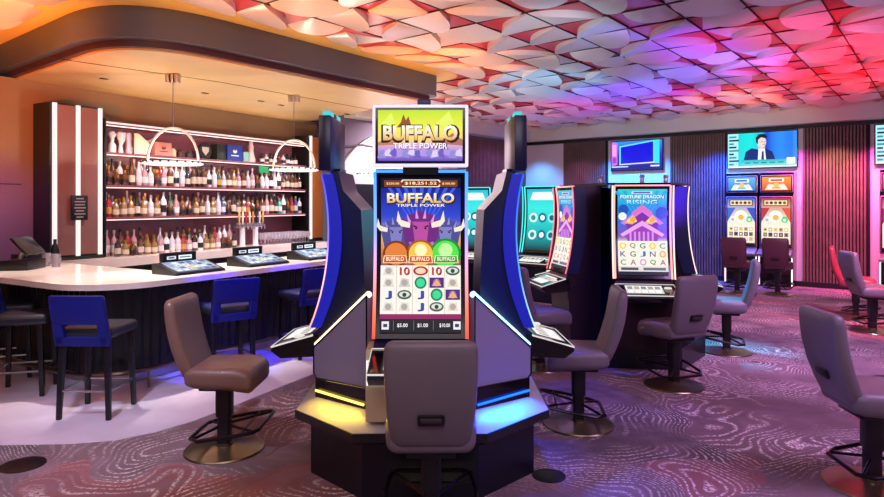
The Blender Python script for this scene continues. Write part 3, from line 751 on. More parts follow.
# ------------------------------------------------------------------ slot chairs
def make_chair(leather, base_m):
    t = thing('slot_chair', (0, 0, 0), 0, '', 'chair')
    # backrest: curved pad, leaning back
    def by(z): k = (z-.50)/.52; return -.165-.135*k-.03*math.sin(PI*k)
    prof = [(.495, .30, .05), (.505, .34, .075), (.53, .375, .088), (.60, .40, .092), (.70, .415, .09), (.80, .425, .085), (.90, .43, .078), (.965, .43, .072), (.995, .42, .064), (1.012, .395, .05), (1.02, .36, .03)]
    rings = []
    for z, w, d in prof:
        r = []
        for x, y in rrect(w, d, d*.42, 3):
            r.append((x, by(z)+y+.25*x*x, z))      # wraps a little around the sitter
        rings.append(r)
    b = MB().loft(rings).build('backrest', leather, t, sharp=60)
    # grip slot on the back
    g = MB(); g.rbox((0, by(.66)-.049, .655), (.125, .018, .055), .008, tilt=.33); g.build('grip_frame', mat('grip_black', '#0b0a0c', .35), b)
    MB().rbox((0, by(.66)-.058, .657), (.095, .012, .026), .005, tilt=.33).build('grip_slot', mat('grip_inner', '#3a3034', .6), b)
    rings = []
    for y, zc, h, w in ((-.225, .52, .06, .36), (-.21, .52, .10, .40), (-.15, .515, .125, .43), (0, .512, .128, .455), (.12, .510, .135, .455), (.20, .502, .145, .45), (.245, .492, .135, .44), (.268, .485, .10, .42), (.275, .482, .06, .40)):
        rings.append([(x, y*.88-.0, zc+z+(.02*(abs(x)/.22)**2 if z > 0 else 0)) for x, z in rrect(w, h, h*.40, 3)])
    st = MB().loft(rings).build('seat', leather, t, sharp=60)
    MB().tube([(-.215, .05, .578), (-.1, .055, .581), (0, .055, .580), (.1, .055, .581), (.215, .05, .578)], .004, 5).build('seam', leather, st)
    dk = mat('chair_pole_black', '#141216', .32)
    MB().rbox((0, 0, .435), (.24, .26, .03), .008).loft([[(x, y-.0, z) for x, y in rrect(.10, .10, .02)] for z in (.23, .425)]).loft([[(x, y, z) for x, y in rrect(.082, .082, .018)] for z in (.03, .24)]).build('pole', dk, t)
    MB().lathe([(.255, .001), (.26, .006), (.255, .014), (.12, .026), (.055, .036), (.055, .05)], 36).build('base_plate', base_m, t)
    loop = [(-.15, -.17, .125), (.15, -.17, .125), (.215, -.10, .13), (.235, .10, .165), (.215, .25, .19), (.18, .28, .195), (-.18, .28, .195), (-.215, .25, .19), (-.235, .10, .165), (-.215, -.10, .13)]
    mb = MB().tube(loop, .0125, 8, closed=True)
    for a in ((-.20, .26, .19), (.20, .26, .19), (-.17, -.15, .126), (.17, -.15, .126)): mb.tube([(0, 0, .17), a], .010, 6)
    mb.tube([(-.225, .17, .177), (.225, .17, .177)], .008, 6)
    mb.build('footrest', mat('footrest_black_metal', '#1d1a1e', .3, metal=.6), t)
    return t
lea = mat('chair_taupe_leather', '#6f636c', .42, noise=.05, nscale=6, bump=.12, bscale=120)
bro = mat('chair_bronze_leather', '#74564e', .36, noise=.05, nscale=6, bump=.12, bscale=120)
red = mat('chair_red_lit_leather', '#a03040', .4, bump=.12, bscale=120)  # red light falling on the chair is put into the leather colour
base_m = mat('chair_base_bronze', '#8a7a62', .28, metal=.9)
def R(d): return math.radians(d)
ch = make_chair(lea, base_m); ch.location = (-.055, 3.19, 0); ch.rotation_euler = (0, 0, R(1)); tag(ch, 'taupe chair with its back to us in front of the big middle slot machine', None, 'slot chairs')
chb = make_chair(bro, base_m); chb.location = (-1.45, 4.27, 0); chb.rotation_euler = (0, 0, R(-91)); tag(chb, 'bronze brown chair seen from the side on the carpet near the bar', None, 'slot chairs')
chr_ = make_chair(red, base_m); chr_.location = (5.85, 9.05, 0); chr_.rotation_euler = (0, 0, R(-122)); tag(chr_, 'red lit chair at the right picture edge behind the dark backed chair', None, 'slot chairs')
for (x, y), rz, lb in (
    ((1.01, 4.74), 84, 'taupe chair facing left beside the blue lit side of the big pod'),
    ((2.08, 5.74), 21, 'taupe chair with its back to us at the middle pod of curved machines'),
    ((3.13, 7.04), 68, 'taupe chair catching cyan light at the right of the middle pod'),
    ((5.36, 11.62), -38, 'maroon looking chair at the left of the two wall slot machines'),
    ((5.98, 11.40), -36, 'maroon looking chair at the right of the two wall slot machines'),
    ((5.48, 8.15), -98, 'dark backed chair with red lit seat in front of the red lit chair'),
    ((2.50, 3.72), -94, 'large taupe chair facing right, nearest the right picture edge'),
    ((.98, 6.40), -66, 'blue lit chair half hidden behind the right fin of the big pod')):
    copy_tree(ch, (x, y, 0), R(rz), lb, 'slot chairs')
for o in COL.objects:
    if o.name.startswith('slot_chair') and o.location.x > 5.2 and o.location.y > 11: 
        for c in kids(o):
            if c.name.startswith(('backrest', 'seat')): 
                c.data = c.data.copy(); c.data.materials[0] = mat('chair_maroon_leather', '#54303c', .42)
# ------------------------------------------------------------------ slot machines
m_gloss = mat('machine_black_gloss', '#0b0b12', .16, coat=.3)
m_side = mat('machine_side_navy', '#10163c', .3)
m_silv = mat('machine_silver', '#b9b4bc', .3, metal=.8)
def buffalo_title(A, cx, cy, w, h, layer, sub=True):
    A.text('BUFFALO', cx+.006, cy-.006, w*1.03, h*1.10, '#2a1608', layer, fat=.05)
    A.text('BUFFALO', cx, cy, w, h, None, layer+1, grad=('#d9a648', '#fff6dc'), fat=.03)
    if sub:
        A.text('TRIPLE POWER', cx+.004, cy-h*.72-.004, w*.72, h*.30, '#3a1648', layer)
        A.text('TRIPLE POWER', cx, cy-h*.72, w*.72, h*.28, '#f6ecff', layer+1)
def bison(A, cx, cy, s, c1, c2, c3, layer):
    """a shaggy horned bull's head"""
    k = A.W/A.H
    def P(pts): return [(cx+x*s, cy+y*s*k) for x, y in pts]
    A.poly(P([(-.55, -.9), (.55, -.9), (.75, .1), (.5, .62), (0, .78), (-.5, .62), (-.75, .1)]), c1, layer)
    for i in range(9):
        a = -.6+1.2*i/8; A.poly(P([(a-.07, .55-abs(a)*.5), (a+.07, .55-abs(a)*.5), (a*1.25, .95-abs(a)*.6)]), c3 if i % 2 else c1, layer+1)
    A.poly(P([(-.34, .35), (.34, .35), (.26, -.35), (.16, -.72), (-.16, -.72), (-.26, -.35)]), c2, layer+1)
    A.poly(P([(-.42, .30), (-.80, .42), (-.92, .80), (-.98, .38), (-.80, .16), (-.45, .10)]), '#e9dcc8', layer+2)
    A.poly(P([(.45, .10), (.80, .16), (.98, .38), (.92, .80), (.80, .42), (.42, .30)]), '#e9dcc8', layer+2)
    for sx in (-1, 1): A.disc(cx+sx*.19*s, cy+.08*s*k, .045*s*A.W, '#1a0c10', layer+2, 8); A.poly(P([(sx*.30, .22), (sx*.08, .12), (sx*.30, .14)]), '#1a0c18', layer+2)
    A.poly(P([(-.15, -.45), (.15, -.45), (.10, -.66), (-.10, -.66)]), '#20101c', layer+2)
    for i in range(5): A.poly(P([(-.5+i*.22, -.45), (-.36+i*.22, -.45), (-.43+i*.24, -1.1+abs(i-2)*.1)]), c3, layer)
def art_buffalo(A):
    A.grad(0, 0, 1, 1, [(0, '#10102a'), (.36, '#40206a'), (.52, '#d07a40'), (.60, '#e0b070'), (.72, '#3048c8'), (.88, '#1c2aa0'), (1, '#10145a')], 0, 1, 28)
    for i in range(9): A.poly([(.5, .62), (.05+i*.11, .96), (.10+i*.11, .96)], '#3a58d8', 1)
    A.rect(.0, .935, 1, 1, '#0c1030', 2)
    A.poly([(.04, .942), (.28, .942), (.25, .985), (.04, .985)], '#7a3a20', 3); A.poly([(.72, .942), (.96, .942), (.96, .985), (.75, .985)], '#7a3a20', 3)
    A.poly([(.27, .94), (.73, .94), (.77, .965), (.73, .99), (.27, .99), (.23, .965)], '#f2e2c0', 3); A.poly([(.285, .946), (.715, .946), (.745, .965), (.715, .984), (.285, .984), (.255, .965)], '#8a1c1c', 4)
    A.text('$18,251.52', .5, .965, .40, .022, '#fff0c0', 5)
    for x in (.15, .85): A.text('$250.00' if x < .5 else '$100.00', x, .963, .16, .016, '#ffd890', 5)
    buffalo_title(A, .5, .868, .84, .066, 22)
    bison(A, .19, .63, .25, '#4a4a8c', '#7a78b8', '#8a8ac8', 4); bison(A, .81, .63, .25, '#4a4a8c', '#7a78b8', '#8a8ac8', 4)
    bison(A, .5, .655, .31, '#6a2878', '#b04a9a', '#d890d0', 8)
    A.disc(.81, .50, .088, '#1c8a2c', 12, 24); A.disc(.81, .50, .075, '#4cd84a', 13, 24); A.disc(.81, .525, .04, '#b8f49a', 14, 16)
    A.disc(.5, .50, .080, '#9a5a10', 12, 24); A.disc(.5, .50, .068, '#f0b848', 13, 24); A.disc(.5, .525, .035, '#ffe8b0', 14, 16)
    A.disc(.19, .50, .075, '#7a3414', 12, 24); A.disc(.19, .50, .062, '#d87a3a', 13, 24)
    for x, c in ((.18, '#c8501c'), (.5, '#c8501c'), (.82, '#2a9a3a')):
        A.poly([(x-.155, .44), (x+.155, .44), (x+.14, .49), (x-.14, .49)], '#f8e4b4', 16); A.poly([(x-.143, .444), (x+.143, .444), (x+.13, .486), (x-.13, .486)], c, 17)
        A.text('BUFFALO', x, .468, .22, .026, '#fff4d8', 18)
    A.rect(.0, .115, 1, .425, '#efe6dc', 16)
    rr = random.Random(2)
    cells = [['m', '10', 'c', '10', 'e'], ['m', 'm', 'g', 'b', 'm'], ['J', 'e', 'J', 'g', 'b'], ['m', 'm', 'J', 'e', 'm']]
    for i in range(5):
        if i: A.rect(i*.2-.003, .115, i*.2+.003, .425, '#b8a8a0', 17)
        for j in range(4):
            c = cells[j][i]; x = .1+i*.2; y = .39-j*.0765
            if c in ('10', 'J'): A.text(c, x+.006, y-.004, .12 if c == '10' else .08, .05, '#401010', 18); A.text(c, x, y, .12 if c == '10' else .08, .05, '#c02c28' if c == '10' else '#2c48a8', 19)
            elif c == 'c': A.disc(x, y, .042, '#b02018', 18, 16, ry=.026); A.disc(x, y, .03, '#f0c8b0', 19, 14, ry=.017)
            elif c == 'e': A.disc(x, y, .040, '#4a5a50', 18, 16, ry=.026); A.disc(x, y+.002, .030, '#cdd8cc', 19, 14, ry=.016); A.disc(x, y, .012, '#30403a', 20, 10)
            elif c == 'g': A.disc(x, y, .034, '#127a52', 18, 16); A.disc(x, y, .024, '#3ad090', 19, 14)
            elif c == 'b': A.rect(x-.09, y-.033, x+.09, y+.033, '#4a2c78', 18); A.disc(x, y, .022, '#a05ac0', 19, 10); A.poly([(x-.06, y-.02), (x+.06, y-.02), (x, y+.025)], '#e0a860', 20)
            else: A.poly([(x-.07, y-.028), (x+.07, y-.028), (x+.05, y+.024), (x-.04, y+.03)], rr.choice(['#d8d0c8', '#c8c0bc', '#dccfc0']), 18); A.disc(x, y, .018, '#a8a09c', 19, 10)
    A.rect(0, .085, 1, .115, '#8a1a5a', 17); A.rect(0, 0, 1, .085, '#080810', 17)
    for x, tx in ((.28, '$5.00'), (.53, '$1.00'), (.80, '$10.00')): A.text(tx, x, .045, .13, .026, '#f0f0f8', 19)
    for x in (.07, .95): A.rect(x-.045, .02, x+.045, .07, '#dcdce8', 18); A.rect(x-.025, .035, x+.025, .055, '#30303c', 19)
    for x in (.17, .42, .66): A.rect(x-.003, .015, x+.003, .075, '#6a6a7c', 18)
def art_topper(A):
    A.grad(0, 0, 1, 1, [(0, '#5a48b0'), (.12, '#9a78c8'), (.30, '#c8a0d0'), (.40, '#e8c878'), (.62, '#e8e048'), (1, '#b4d81c')], 0, 1, 18)
    for i in range(14):
        x = .04+i*.07; A.poly([(x-.05, .06+.04*(i % 3)), (x+.05, .05+.04*(i % 2)), (x+.03, .22+.03*(i % 3)), (x-.02, .20)], ['#8a84cc', '#d0c4e8', '#6a58b8', '#a890d8'][i % 4], 1)
    A.poly([(.0, .36), (.14, .50), (.26, .38), (.3, .33), (0, .3)], '#b87a58', 1); A.poly([(.72, .34), (.88, .55), (1, .42), (1, .3)], '#a86a60', 1)
    A.poly([(.22, .66), (.40, .66), (.36, .88), (.33, .80), (.30, .92), (.27, .76)], '#8a4a18', 1)
    A.poly([(.02, .7), (.2, .72), (.16, .95)], '#d8f060', 1); A.poly([(.68, .72), (.9, .7), (.84, .98)], '#d8f060', 1)
    A.text('BUFFALO', .503, .535, .93, .37, '#241206', 3, fat=.05); A.text('BUFFALO', .5, .55, .88, .30, None, 4, grad=('#d8a040', '#fffaf0'), fat=.03)
    A.text('TRIPLE POWER', .505, .285, .66, .125, '#3c1a50', 5); A.text('TRIPLE POWER', .5, .295, .64, .11, '#f8f0ff', 6)
def art_fortune(A, full=True):
    A.grad(0, 0, 1, 1, [(0, '#101828'), (.1, '#f0e4cc'), (.36, '#e4d8d8'), (.44, '#7a48a8'), (.62, '#2c6ad0'), (.80, '#1c8ad8'), (.9, '#28b8d0'), (1, '#30c8c0')], 0, 1, 30)
    for i in range(7): A.poly([(.5, .6), (i*.17-.08, .98), (i*.17, .98)], '#2a9ae0', 1)
    A.disc(.12, .76, .05, '#1850b0', 1, 14); A.disc(.9, .72, .06, '#1850b0', 1, 14); A.disc(.1, .68, .04, '#e8f0e0', 2, 10)
    A.rect(.28, .945, .70, .975, '#d8c8f0', 2); A.rect(.32, .952, .66, .968, '#5a48a0', 3)
    A.text('FORTUNE DRAGON', .5, .908, .90, .045, '#10306a', 3); A.text('FORTUNE DRAGON', .495, .911, .88, .040, '#f4f8ff', 4)
    A.text('RISING', .5, .842, .64, .062, '#0c4a88', 3); A.text('RISING', .495, .846, .62, .055, None, 4, grad=('#38b8e8', '#d0f8ff'))
    # pagoda roofs with golden scrolls
    A.poly([(.06, .60), (.5, .80), (.94, .60), (.86, .58), (.5, .73), (.14, .58)], '#c878d8', 4); A.poly([(.14, .64), (.5, .79), (.86, .64), (.8, .52), (.2, .52)], '#7a2ca0', 3)
    A.poly([(.28, .72), (.5, .82), (.72, .72), (.66, .69), (.5, .76), (.34, .69)], '#d86ab8', 5)
    for x in (.30, .70): A.poly([(x-.12, .62), (x-.02, .67), (x+.10, .62), (x, .60)], '#ffe090', 7); A.disc(x, .635, .026, '#e8a040', 8, 12); A.poly([(x-.16, .60), (x+.02, .70), (x+.10, .63), (x, .585)], '#f0a848', 5)
    A.poly([(.05, .47), (.5, .63), (.95, .47), (.9, .44), (.5, .57), (.1, .44)], '#e0a0e0', 9); A.poly([(.15, .50), (.5, .62), (.85, .50), (.8, .38), (.2, .38)], '#9a3cb0', 8)
    for i in range(6): A.rect(.24+i*.09, .39, .28+i*.09, .50, '#c890e0', 9)
    A.rect(0, .10, 1, .385, '#ece4d4', 10)
    rws = ['.QG.C', 'KGJN.', 'CA.QA']
    for j, rw in enumerate(rws):
        for i, c in enumerate(rw):
            x = .1+i*.2; y = .335-j*.095
            if c == '.': A.disc(x, y, .032, ['#e8c058', '#c898c8', '#e8a070'][(i+j) % 3], 11, 14); A.disc(x, y, .018, '#fff0c0', 12, 12)
            else: A.text(c, x, y, .115, .062, {'Q': '#2a7a48', 'G': '#1c6a6a', 'C': '#3a8a50', 'K': '#283a90', 'J': '#2a6ab0', 'N': '#4a4a9a', 'A': '#a04a78'}[c], 11)
    A.rect(0, .375, 1, .39, '#fff6d8', 12); A.rect(0, .04, 1, .10, '#d8d0c8', 11); A.rect(0, 0, 1, .04, '#181c28', 11); A.rect(.05, .055, .4, .085, '#484858', 12); A.rect(.5, .055, .95, .085, '#586878', 12)
def art_cyan(A):
    A.grad(0, 0, 1, 1, [(0, '#0a3040'), (.3, '#18b0b0'), (.7, '#38e0d8'), (1, '#20b8d0')], 0, 1, 16)
    for i in range(6): A.disc(.2+.3*(i % 3), .25+.28*(i // 3), .07, ['#d8f8f0', '#106a8a', '#78e8e0'][i % 3], 1, 14); A.disc(.2+.3*(i % 3), .25+.28*(i//3), .04, ['#1890a0', '#e0fff8', '#0c6070'][i % 3], 2, 12)
    A.poly([(.1, .82), (.9, .82), (.8, .95), (.2, .95)], '#e8fffa', 1)
def make_slot(name, loc, rz, label, art, z0=.90, z1=1.82, W=.50, topper=False, led=None, led_out=None, side=None, back=.30, deck_art=True, fins=True, group='slot machines', cv=.14, fin=None):
    t = thing(name, loc, rz, label, 'slot machine', group); side = side or m_side
    def yc(z): k = (z-z0)/(z1-z0); return -.07*(1-k)**2+cv*k*(1-k)
    N = 14; zs = [z0-.02+(z1-z0+.04)*k/N for k in range(N+1)]
    Hw = W/2+.012
    # body
    fr = [(yc(z)+.030, z) for z in zs]
    if topper: bk = [(.06, z1+.04), (.09, z1-.08), (.20, z1-.20), (.215, z1-.45), (.25, .42)]
    else: bk = [(back, z1+.03), (back, .226)]
    low = [(-.04, .226 if not topper else .42), (-.06, .60), (-.10, z0-.06)]
    MB().prism(low+fr+[(yc(z1)+.0, z1+.03)]+bk, -Hw-.002, Hw+.002, 'yz').build('cabinet', side, t)
    # frame and screen
    mb = MB(); lo = [(yc(z)+.03, z) for z in zs]; hi = [(yc(z), z) for z in zs]
    mb.prism(hi+lo[::-1], -Hw, Hw, 'yz'); fr_o = mb.build('screen_frame', m_gloss, t)
    def fn(x, y, l):
        z = z0+.015+(z1-z0-.03)*y; return ((x-.5)*(W-.035), yc(z)-.002-l, z)
    A = Art(fn, W-.035, z1-z0-.03); art(A); A.build('main_screen', t)
    led = led or emi('led_white_blue', '#bcd4ff', 2.)
    for sx in (-1, 1):
        MB().tube([(sx*(Hw+.004), yc(z)-.004, z) for z in zs], .009, 6).build('light_strip', led, t)
    MB().tube([(-Hw, yc(z1)-.004, z1+.022), (Hw, yc(z1)-.004, z1+.022)], .007, 6).build('light_strip', led, t)
    if fins:
        for sx in (-1, 1):
            out = [(yc(z)-.005-.05*math.sin(PI*min(1, max(0, (z-z0)/(z1-z0))))*.3-.022, z) for z in zs]
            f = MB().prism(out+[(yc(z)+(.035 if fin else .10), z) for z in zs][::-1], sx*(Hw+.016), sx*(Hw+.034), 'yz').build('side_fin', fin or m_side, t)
            MB().tube([(sx*(Hw+.025), y-.004, z) for y, z in out], .007, 6).build('fin_light', led_out or led, f)
    # button deck
    dz = z0-.14
    d = [(-.36, dz-.03), (-.35, dz), (-.10, dz+.07), (-.06, dz+.07), (-.04, dz-.06), (-.30, dz-.075)]
    dk = MB().prism(d, -W/2-.02, W/2+.02, 'yz').build('button_deck', m_gloss, t)
    sl = .07/.25
    def fd(x, y, l): yy = -.335+.21*y; return ((x-.5)*W*.72-.02, yy, dz+(yy+.35)*sl+.002+l)
    A = Art(fd, W*.72, .21, .0008); A.rect(0, 0, 1, 1, '#20242c', 0); A.grad(.03, .08, .97, .92, [(0, '#c8c0b4'), (1, '#f0ece8')], 1)
    for i in range(5): A.rect(.08+i*.175, .52, .21+i*.175, .82, ['#8a8a94', '#b0a088', '#7a8a9a', '#a89880', '#90909c'][i], 2); A.rect(.08+i*.175, .16, .21+i*.175, .42, '#f8f4ee', 2)
    A.build('button_display', dk)
    MB().lathe([(.036, 0), (.036, .008), (.03, .014)], 18, (W/2-.05, -.20, dz+.043)).build('spin_button', emi('spin_button_glow', '#e8e0d8', .8), dk)
    rim = [(-W/2-.022, -.355, dz-.005), (W/2+.022, -.355, dz-.005), (W/2+.022, -.10, dz+.068), (-W/2-.022, -.10, dz+.068)]
    MB().tube(rim, .0055, 6, closed=True).build('deck_rim', emi('deck_rim_glow', '#f0e8e4', .7), dk)
    return t
def add_topper(t, W, z1, art, dark=False):
    front = True
    TW = W+.045; z = z1+.045; h = .345
    tp = MB().rbox((0, -.03, z+h/2), (TW, .075, h), .008).build('top_screen_case', m_side if dark else mat('topper_white_painted_glow', '#e8e4ee', .3, emit='#f4f0ff', est=.55), t)  # light on the white case imitated by a glow of its own
    if front:
        MB().box((0, -.069, z+h/2), (TW-.035, .006, h-.035)).build('top_bezel', m_gloss, tp)
        def fn(x, y, l): return ((x-.5)*(TW-.065), -.073-l, z+.032+y*(h-.064))
        A = Art(fn, TW-.065, h-.064, .0008); art(A); A.build('top_screen', tp)
    MB().box((0, .01, z-.012), (.20, .06, .06)).build('neck', m_gloss, tp)
    MB().rbox((.02, -.03, z+h+.016), (.075, .05, .035), .008).build('camera_pod', mat('camera_pod_violet', '#3c3260', .4), tp)
    return tp
# ---- big pod -----------------------------------------------------------------
PC = (-.12, 4.23); RP = .60
led_c = grad_led('led_frame_rainbow', [(0, '#ff3c28'), (.18, '#ff6a50'), (.38, '#e08aa0'), (.62, '#7a8cf0'), (1, '#2a8cff')], .88, 1.84, 1.6)
led_l = grad_led('led_side_blue_rose', [(0, '#ff9a90'), (.35, '#ffb8b0'), (.55, '#7a6cff'), (1, '#2a3cff')], .88, 1.84, 1.4)
led_b = grad_led('led_side_blue', [(0, '#9ac8ff'), (.35, '#3a90ff'), (1, '#1a50ff')], .88, 1.84, 1.4)
lower_m = mat('machine_cream_gold', '#d8c8a0', .35, metal=.2)
ms = make_slot('slot_machine', (PC[0], PC[1]-RP-.02, 0), 0, 'big middle slot machine with bison screen and bright top screen', art_buffalo, z0=.915, z1=1.80, W=.485, topper=True, led=led_c, fins=False)
add_topper(ms, .487, 1.80, art_topper)
lo = MB().prism([(-.12, .45), (-.14, .62), (-.12, .84), (.03, .86), (.03, .45)], -.295, .295, 'yz').build('lower_panel', lower_m, ms)
MB().rbox((-.235, -.145, .70), (.07, .03, .035), .006).rbox((-.235, -.148, .76), (.08, .03, .02), .005).build('card_reader', m_gloss, lo)
MB().tube([(-.285, -.15, .66), (-.285, -.15, .79), (-.19, -.15, .79), (-.19, -.15, .66)], .005, 6, closed=True).build('reader_light', emi('reader_glow', '#f4f0ff', 1.2), lo)
MB().tube([(.285, -.15, .66), (.285, -.15, .76), (.25, -.15, .79)], .006, 6).build('reader_light', emi('reader_glow', '#f4f0ff', 1.2), lo)
def blank(A): art_buffalo(A)
ml = make_slot('slot_machine', (PC[0]-RP+.03, PC[1]-.02, 0), R(-92), 'dark side of the pod slot machine facing the bar, left of the middle one', art_buffalo, z0=.90, z1=1.80, W=.50, topper=True, led=led_l, led_out=led_l, cv=.26, fin=emi('fin_painted_glow_blue', '#1820c8', .55))  # fin glows blue by itself, for the blue light seen on it
add_topper(ml, .44, 1.80, art_topper, dark=True)
mr = make_slot('slot_machine', (PC[0]+RP-.03, PC[1]-.02, 0), R(92), 'dark blue lit side of the pod slot machine facing right, beside the middle one', art_buffalo, z0=.90, z1=1.80, W=.50, topper=True, led=led_b, led_out=led_b, cv=.26, fin=emi('fin_painted_glow_blue', '#1820c8', .55))  # same self-glowing fin, blue light put into the material
add_topper(mr, .44, 1.80, art_topper, dark=True)
for m_, c in ((ml, '#40e0e0'), (mr, '#50c8ff')):
    for lx, lw_ in ((.13, .12), (-.10, .10)): MB().rbox((lx, -.03, 2.205), (lw_, .05, .04), .008).build('top_light', emi('top_light_cyan', '#35c8cc', .9), m_)
# carousel base
pod = thing('machine_base', (*PC, 0), 0, 'dark octagonal base with coloured sloping top carrying the big slot machines', 'machine base')
def octo(ap, ch=.40):
    h = ap*ch/.8*1.0; k = ap; c = ap*.475
    return [(c, -k), (k, -c), (k, c), (c, k), (-c, k), (-k, c), (-k, -c), (-c, -k)]
MB().prism(octo(.68), .0, .33).build('plinth', mat('plinth_blue_black', '#0c0f1e', .3), pod)
MB().prism(octo(.735), .325, .345, top=octo(.768)).prism(octo(.768), .345, .395).build('bumper_edge', mat('bumper_black', '#191a22', .3), pod)
MB().prism(octo(.762), .396, .55, top=octo(.46)).build('sloping_top', mat('sloping_top_metal', '#b4b4bc', .35, metal=.0), pod)
MB().prism(octo(.44), .551, 1.0, top=octo(.30)).build('core', m_side, pod)
wing_m = mat('wing_lavender_laminate', '#8a86ac', .42)
for sx, lm, lb in ((-1, emi('wing_led_amber', '#ffe0a0', 2.6), 'lavender wing with warm light strip'), (1, emi('wing_led_blue', '#90d0ff', 3.2), 'lavender wing with blue light strip')):
    A_ = Vector((sx*.305, -.615)); B_ = Vector((sx*.665, -.305)); n = Vector((sx*(B_.y-A_.y), -sx*(B_.x-A_.x)))
    d = (B_-A_).normalized(); nn = Vector((d.y, -d.x)) if sx > 0 else Vector((-d.y, d.x))
    if nn.y > 0: nn = -nn
    def W3(k, z, o): p = A_+(B_-A_)*k+nn*o; return (p.x, p.y, z)
    face = [(0.0, .60), (.93, .575), (1.0, .60), (1.0, .76), (.0, 1.12)]
    mb = MB(); k = len(face)
    mb.add([W3(a, z, .0) for a, z in face]+[W3(a, z, -.05) for a, z in face], [tuple(range(k)), tuple(range(k, 2*k))]+[(i, (i+1) % k, k+(i+1) % k, k+i) for i in range(k)])
    w = mb.build('wing_panel', wing_m, pod); w['label'] = lb
    MB().tube([W3(0, 1.13, -.02), W3(1.0, .77, -.02)], .018, 8).build('wing_light', lm, w)
    MB().tube([W3(0, .60, .002), W3(.93, .575, .002), W3(1, .6, .002), W3(1, .76, .002), W3(0, 1.12, .002)], .006, 6, closed=True).build('wing_trim', m_gloss, w)
    mb = MB(); mb.add([W3(a, z, o) for z in (.44, .585) for a in (-.02, 1.0) for o in (-.16, -.01)], [(0,1,3,2),(4,6,7,5),(0,4,5,1),(2,3,7,6),(0,2,6,4),(1,5,7,3)]); mb.build('wing_box', m_gloss, pod)
    pa, pb = Vector(W3(.5, .53, .03)), Vector(W3(.5, .40, .25)); la = light('AREA', 'added_base_glow', (0, 0, 0), 1.3 if sx < 0 else 9., '#ffd040' if sx < 0 else '#0a50ff', .42, size_y=.03)  # area light added under the wing to colour the sloping top
    zz = -(pb-pa).normalized(); xx = Vector((d.x, d.y, 0)); yy = zz.cross(xx); la.matrix_world = Matrix.Translation(pa+Vector((PC[0], PC[1], 0))) @ Matrix((xx, yy, zz)).transposed().to_4x4()
    MB().tube([W3(.05, .50, .004), W3(.95, .50, .004)], .008, 6).build('added_base_light', emi('added_base_amber', '#ffd860', 2.) if sx < 0 else emi('added_base_blue', '#0a50ff', 3.), pod)  # glowing strip added only to light the sloping top
# ---- middle pod ---------------------------------------------------------------
C2 = (2.06, 6.99)
led_p = emi('led_pink', '#ff9c96', 1.5); led_w = emi('led_rose_white', '#ffd8cc', 1.3)
def face_at(c, r, rz): a = R(rz); return (c[0]+math.sin(a)*r, c[1]-math.cos(a)*r, 0)
def curved(c, r, rz, label, art, **k): return make_slot('slot_machine', face_at(c, r, rz), R(rz), label, art, z0=.93, z1=1.79, W=.50, side=mat('machine_oxblood', '#24101a', .3), **k)
mB = curved(C2, .75, -8, 'curved screen dragon slot machine facing us on the middle pod', art_fortune, led=led_p, led_out=led_w, back=.29)
mA = curved(C2, .75, -80, 'curved slot machine on the middle pod facing left with pink light strip', art_fortune, led=led_p, led_out=emi('led_pink_red', '#ff6478', 1.4), back=.29)
mC = curved((C2[0]-.14, C2[1]+.08), .70, 74, 'curved slot machine edge on at the right end of the middle pod', art_fortune, led=led_w, led_out=led_w, back=.2)
mD = curved(C2, .74, -136, 'black backed slot machine behind the pink lit one on the middle pod', art_cyan, led=led_w, led_out=led_w, back=.29)
pod2 = thing('machine_base', (*C2, 0), R(-8), 'dark six sided base and column of the middle pod of curved machines', 'machine base')
hexa = lambda r: [(r*math.cos(R(a)), r*math.sin(R(a))) for a in range(0, 360, 60)]
MB().prism(hexa(.78), .0, .22).build('plinth', mat('plinth_blue_black', '#0c0f1e', .3), pod2)
MB().prism(hexa(.40), .221, 1.80).build('column', mat('column_blue_black', '#10142c', .35), pod2)
MB().prism(hexa(.62), 1.825, 1.845).build('roof', m_gloss, pod2)
for i, (x, y) in enumerate(((-.35, -.3), (.05, -.42), (.3, -.35))): MB().lathe([(.02, 0), (.024, .02), (.018, .05), (.03, .06), (.022, .085)], 10, (x, y, 1.846)).build('roof_light', m_silv, pod2)
# ---- far cyan machines
f1 = make_slot('slot_machine', (1.42, 9.1, 0), R(-42), 'cyan lit slot machine far behind the right fin of the big pod', art_cyan, z0=.95, z1=1.85, W=.55, led=emi('led_cyan', '#40e8e0', 1.2))
f2 = make_slot('slot_machine', (.50, 9.9, 0), R(-30), 'far cyan lit slot machine glimpsed just right of the big middle screen', art_cyan, z0=.95, z1=1.85, W=.50, led=emi('led_cyan', '#40e8e0', 1.2))
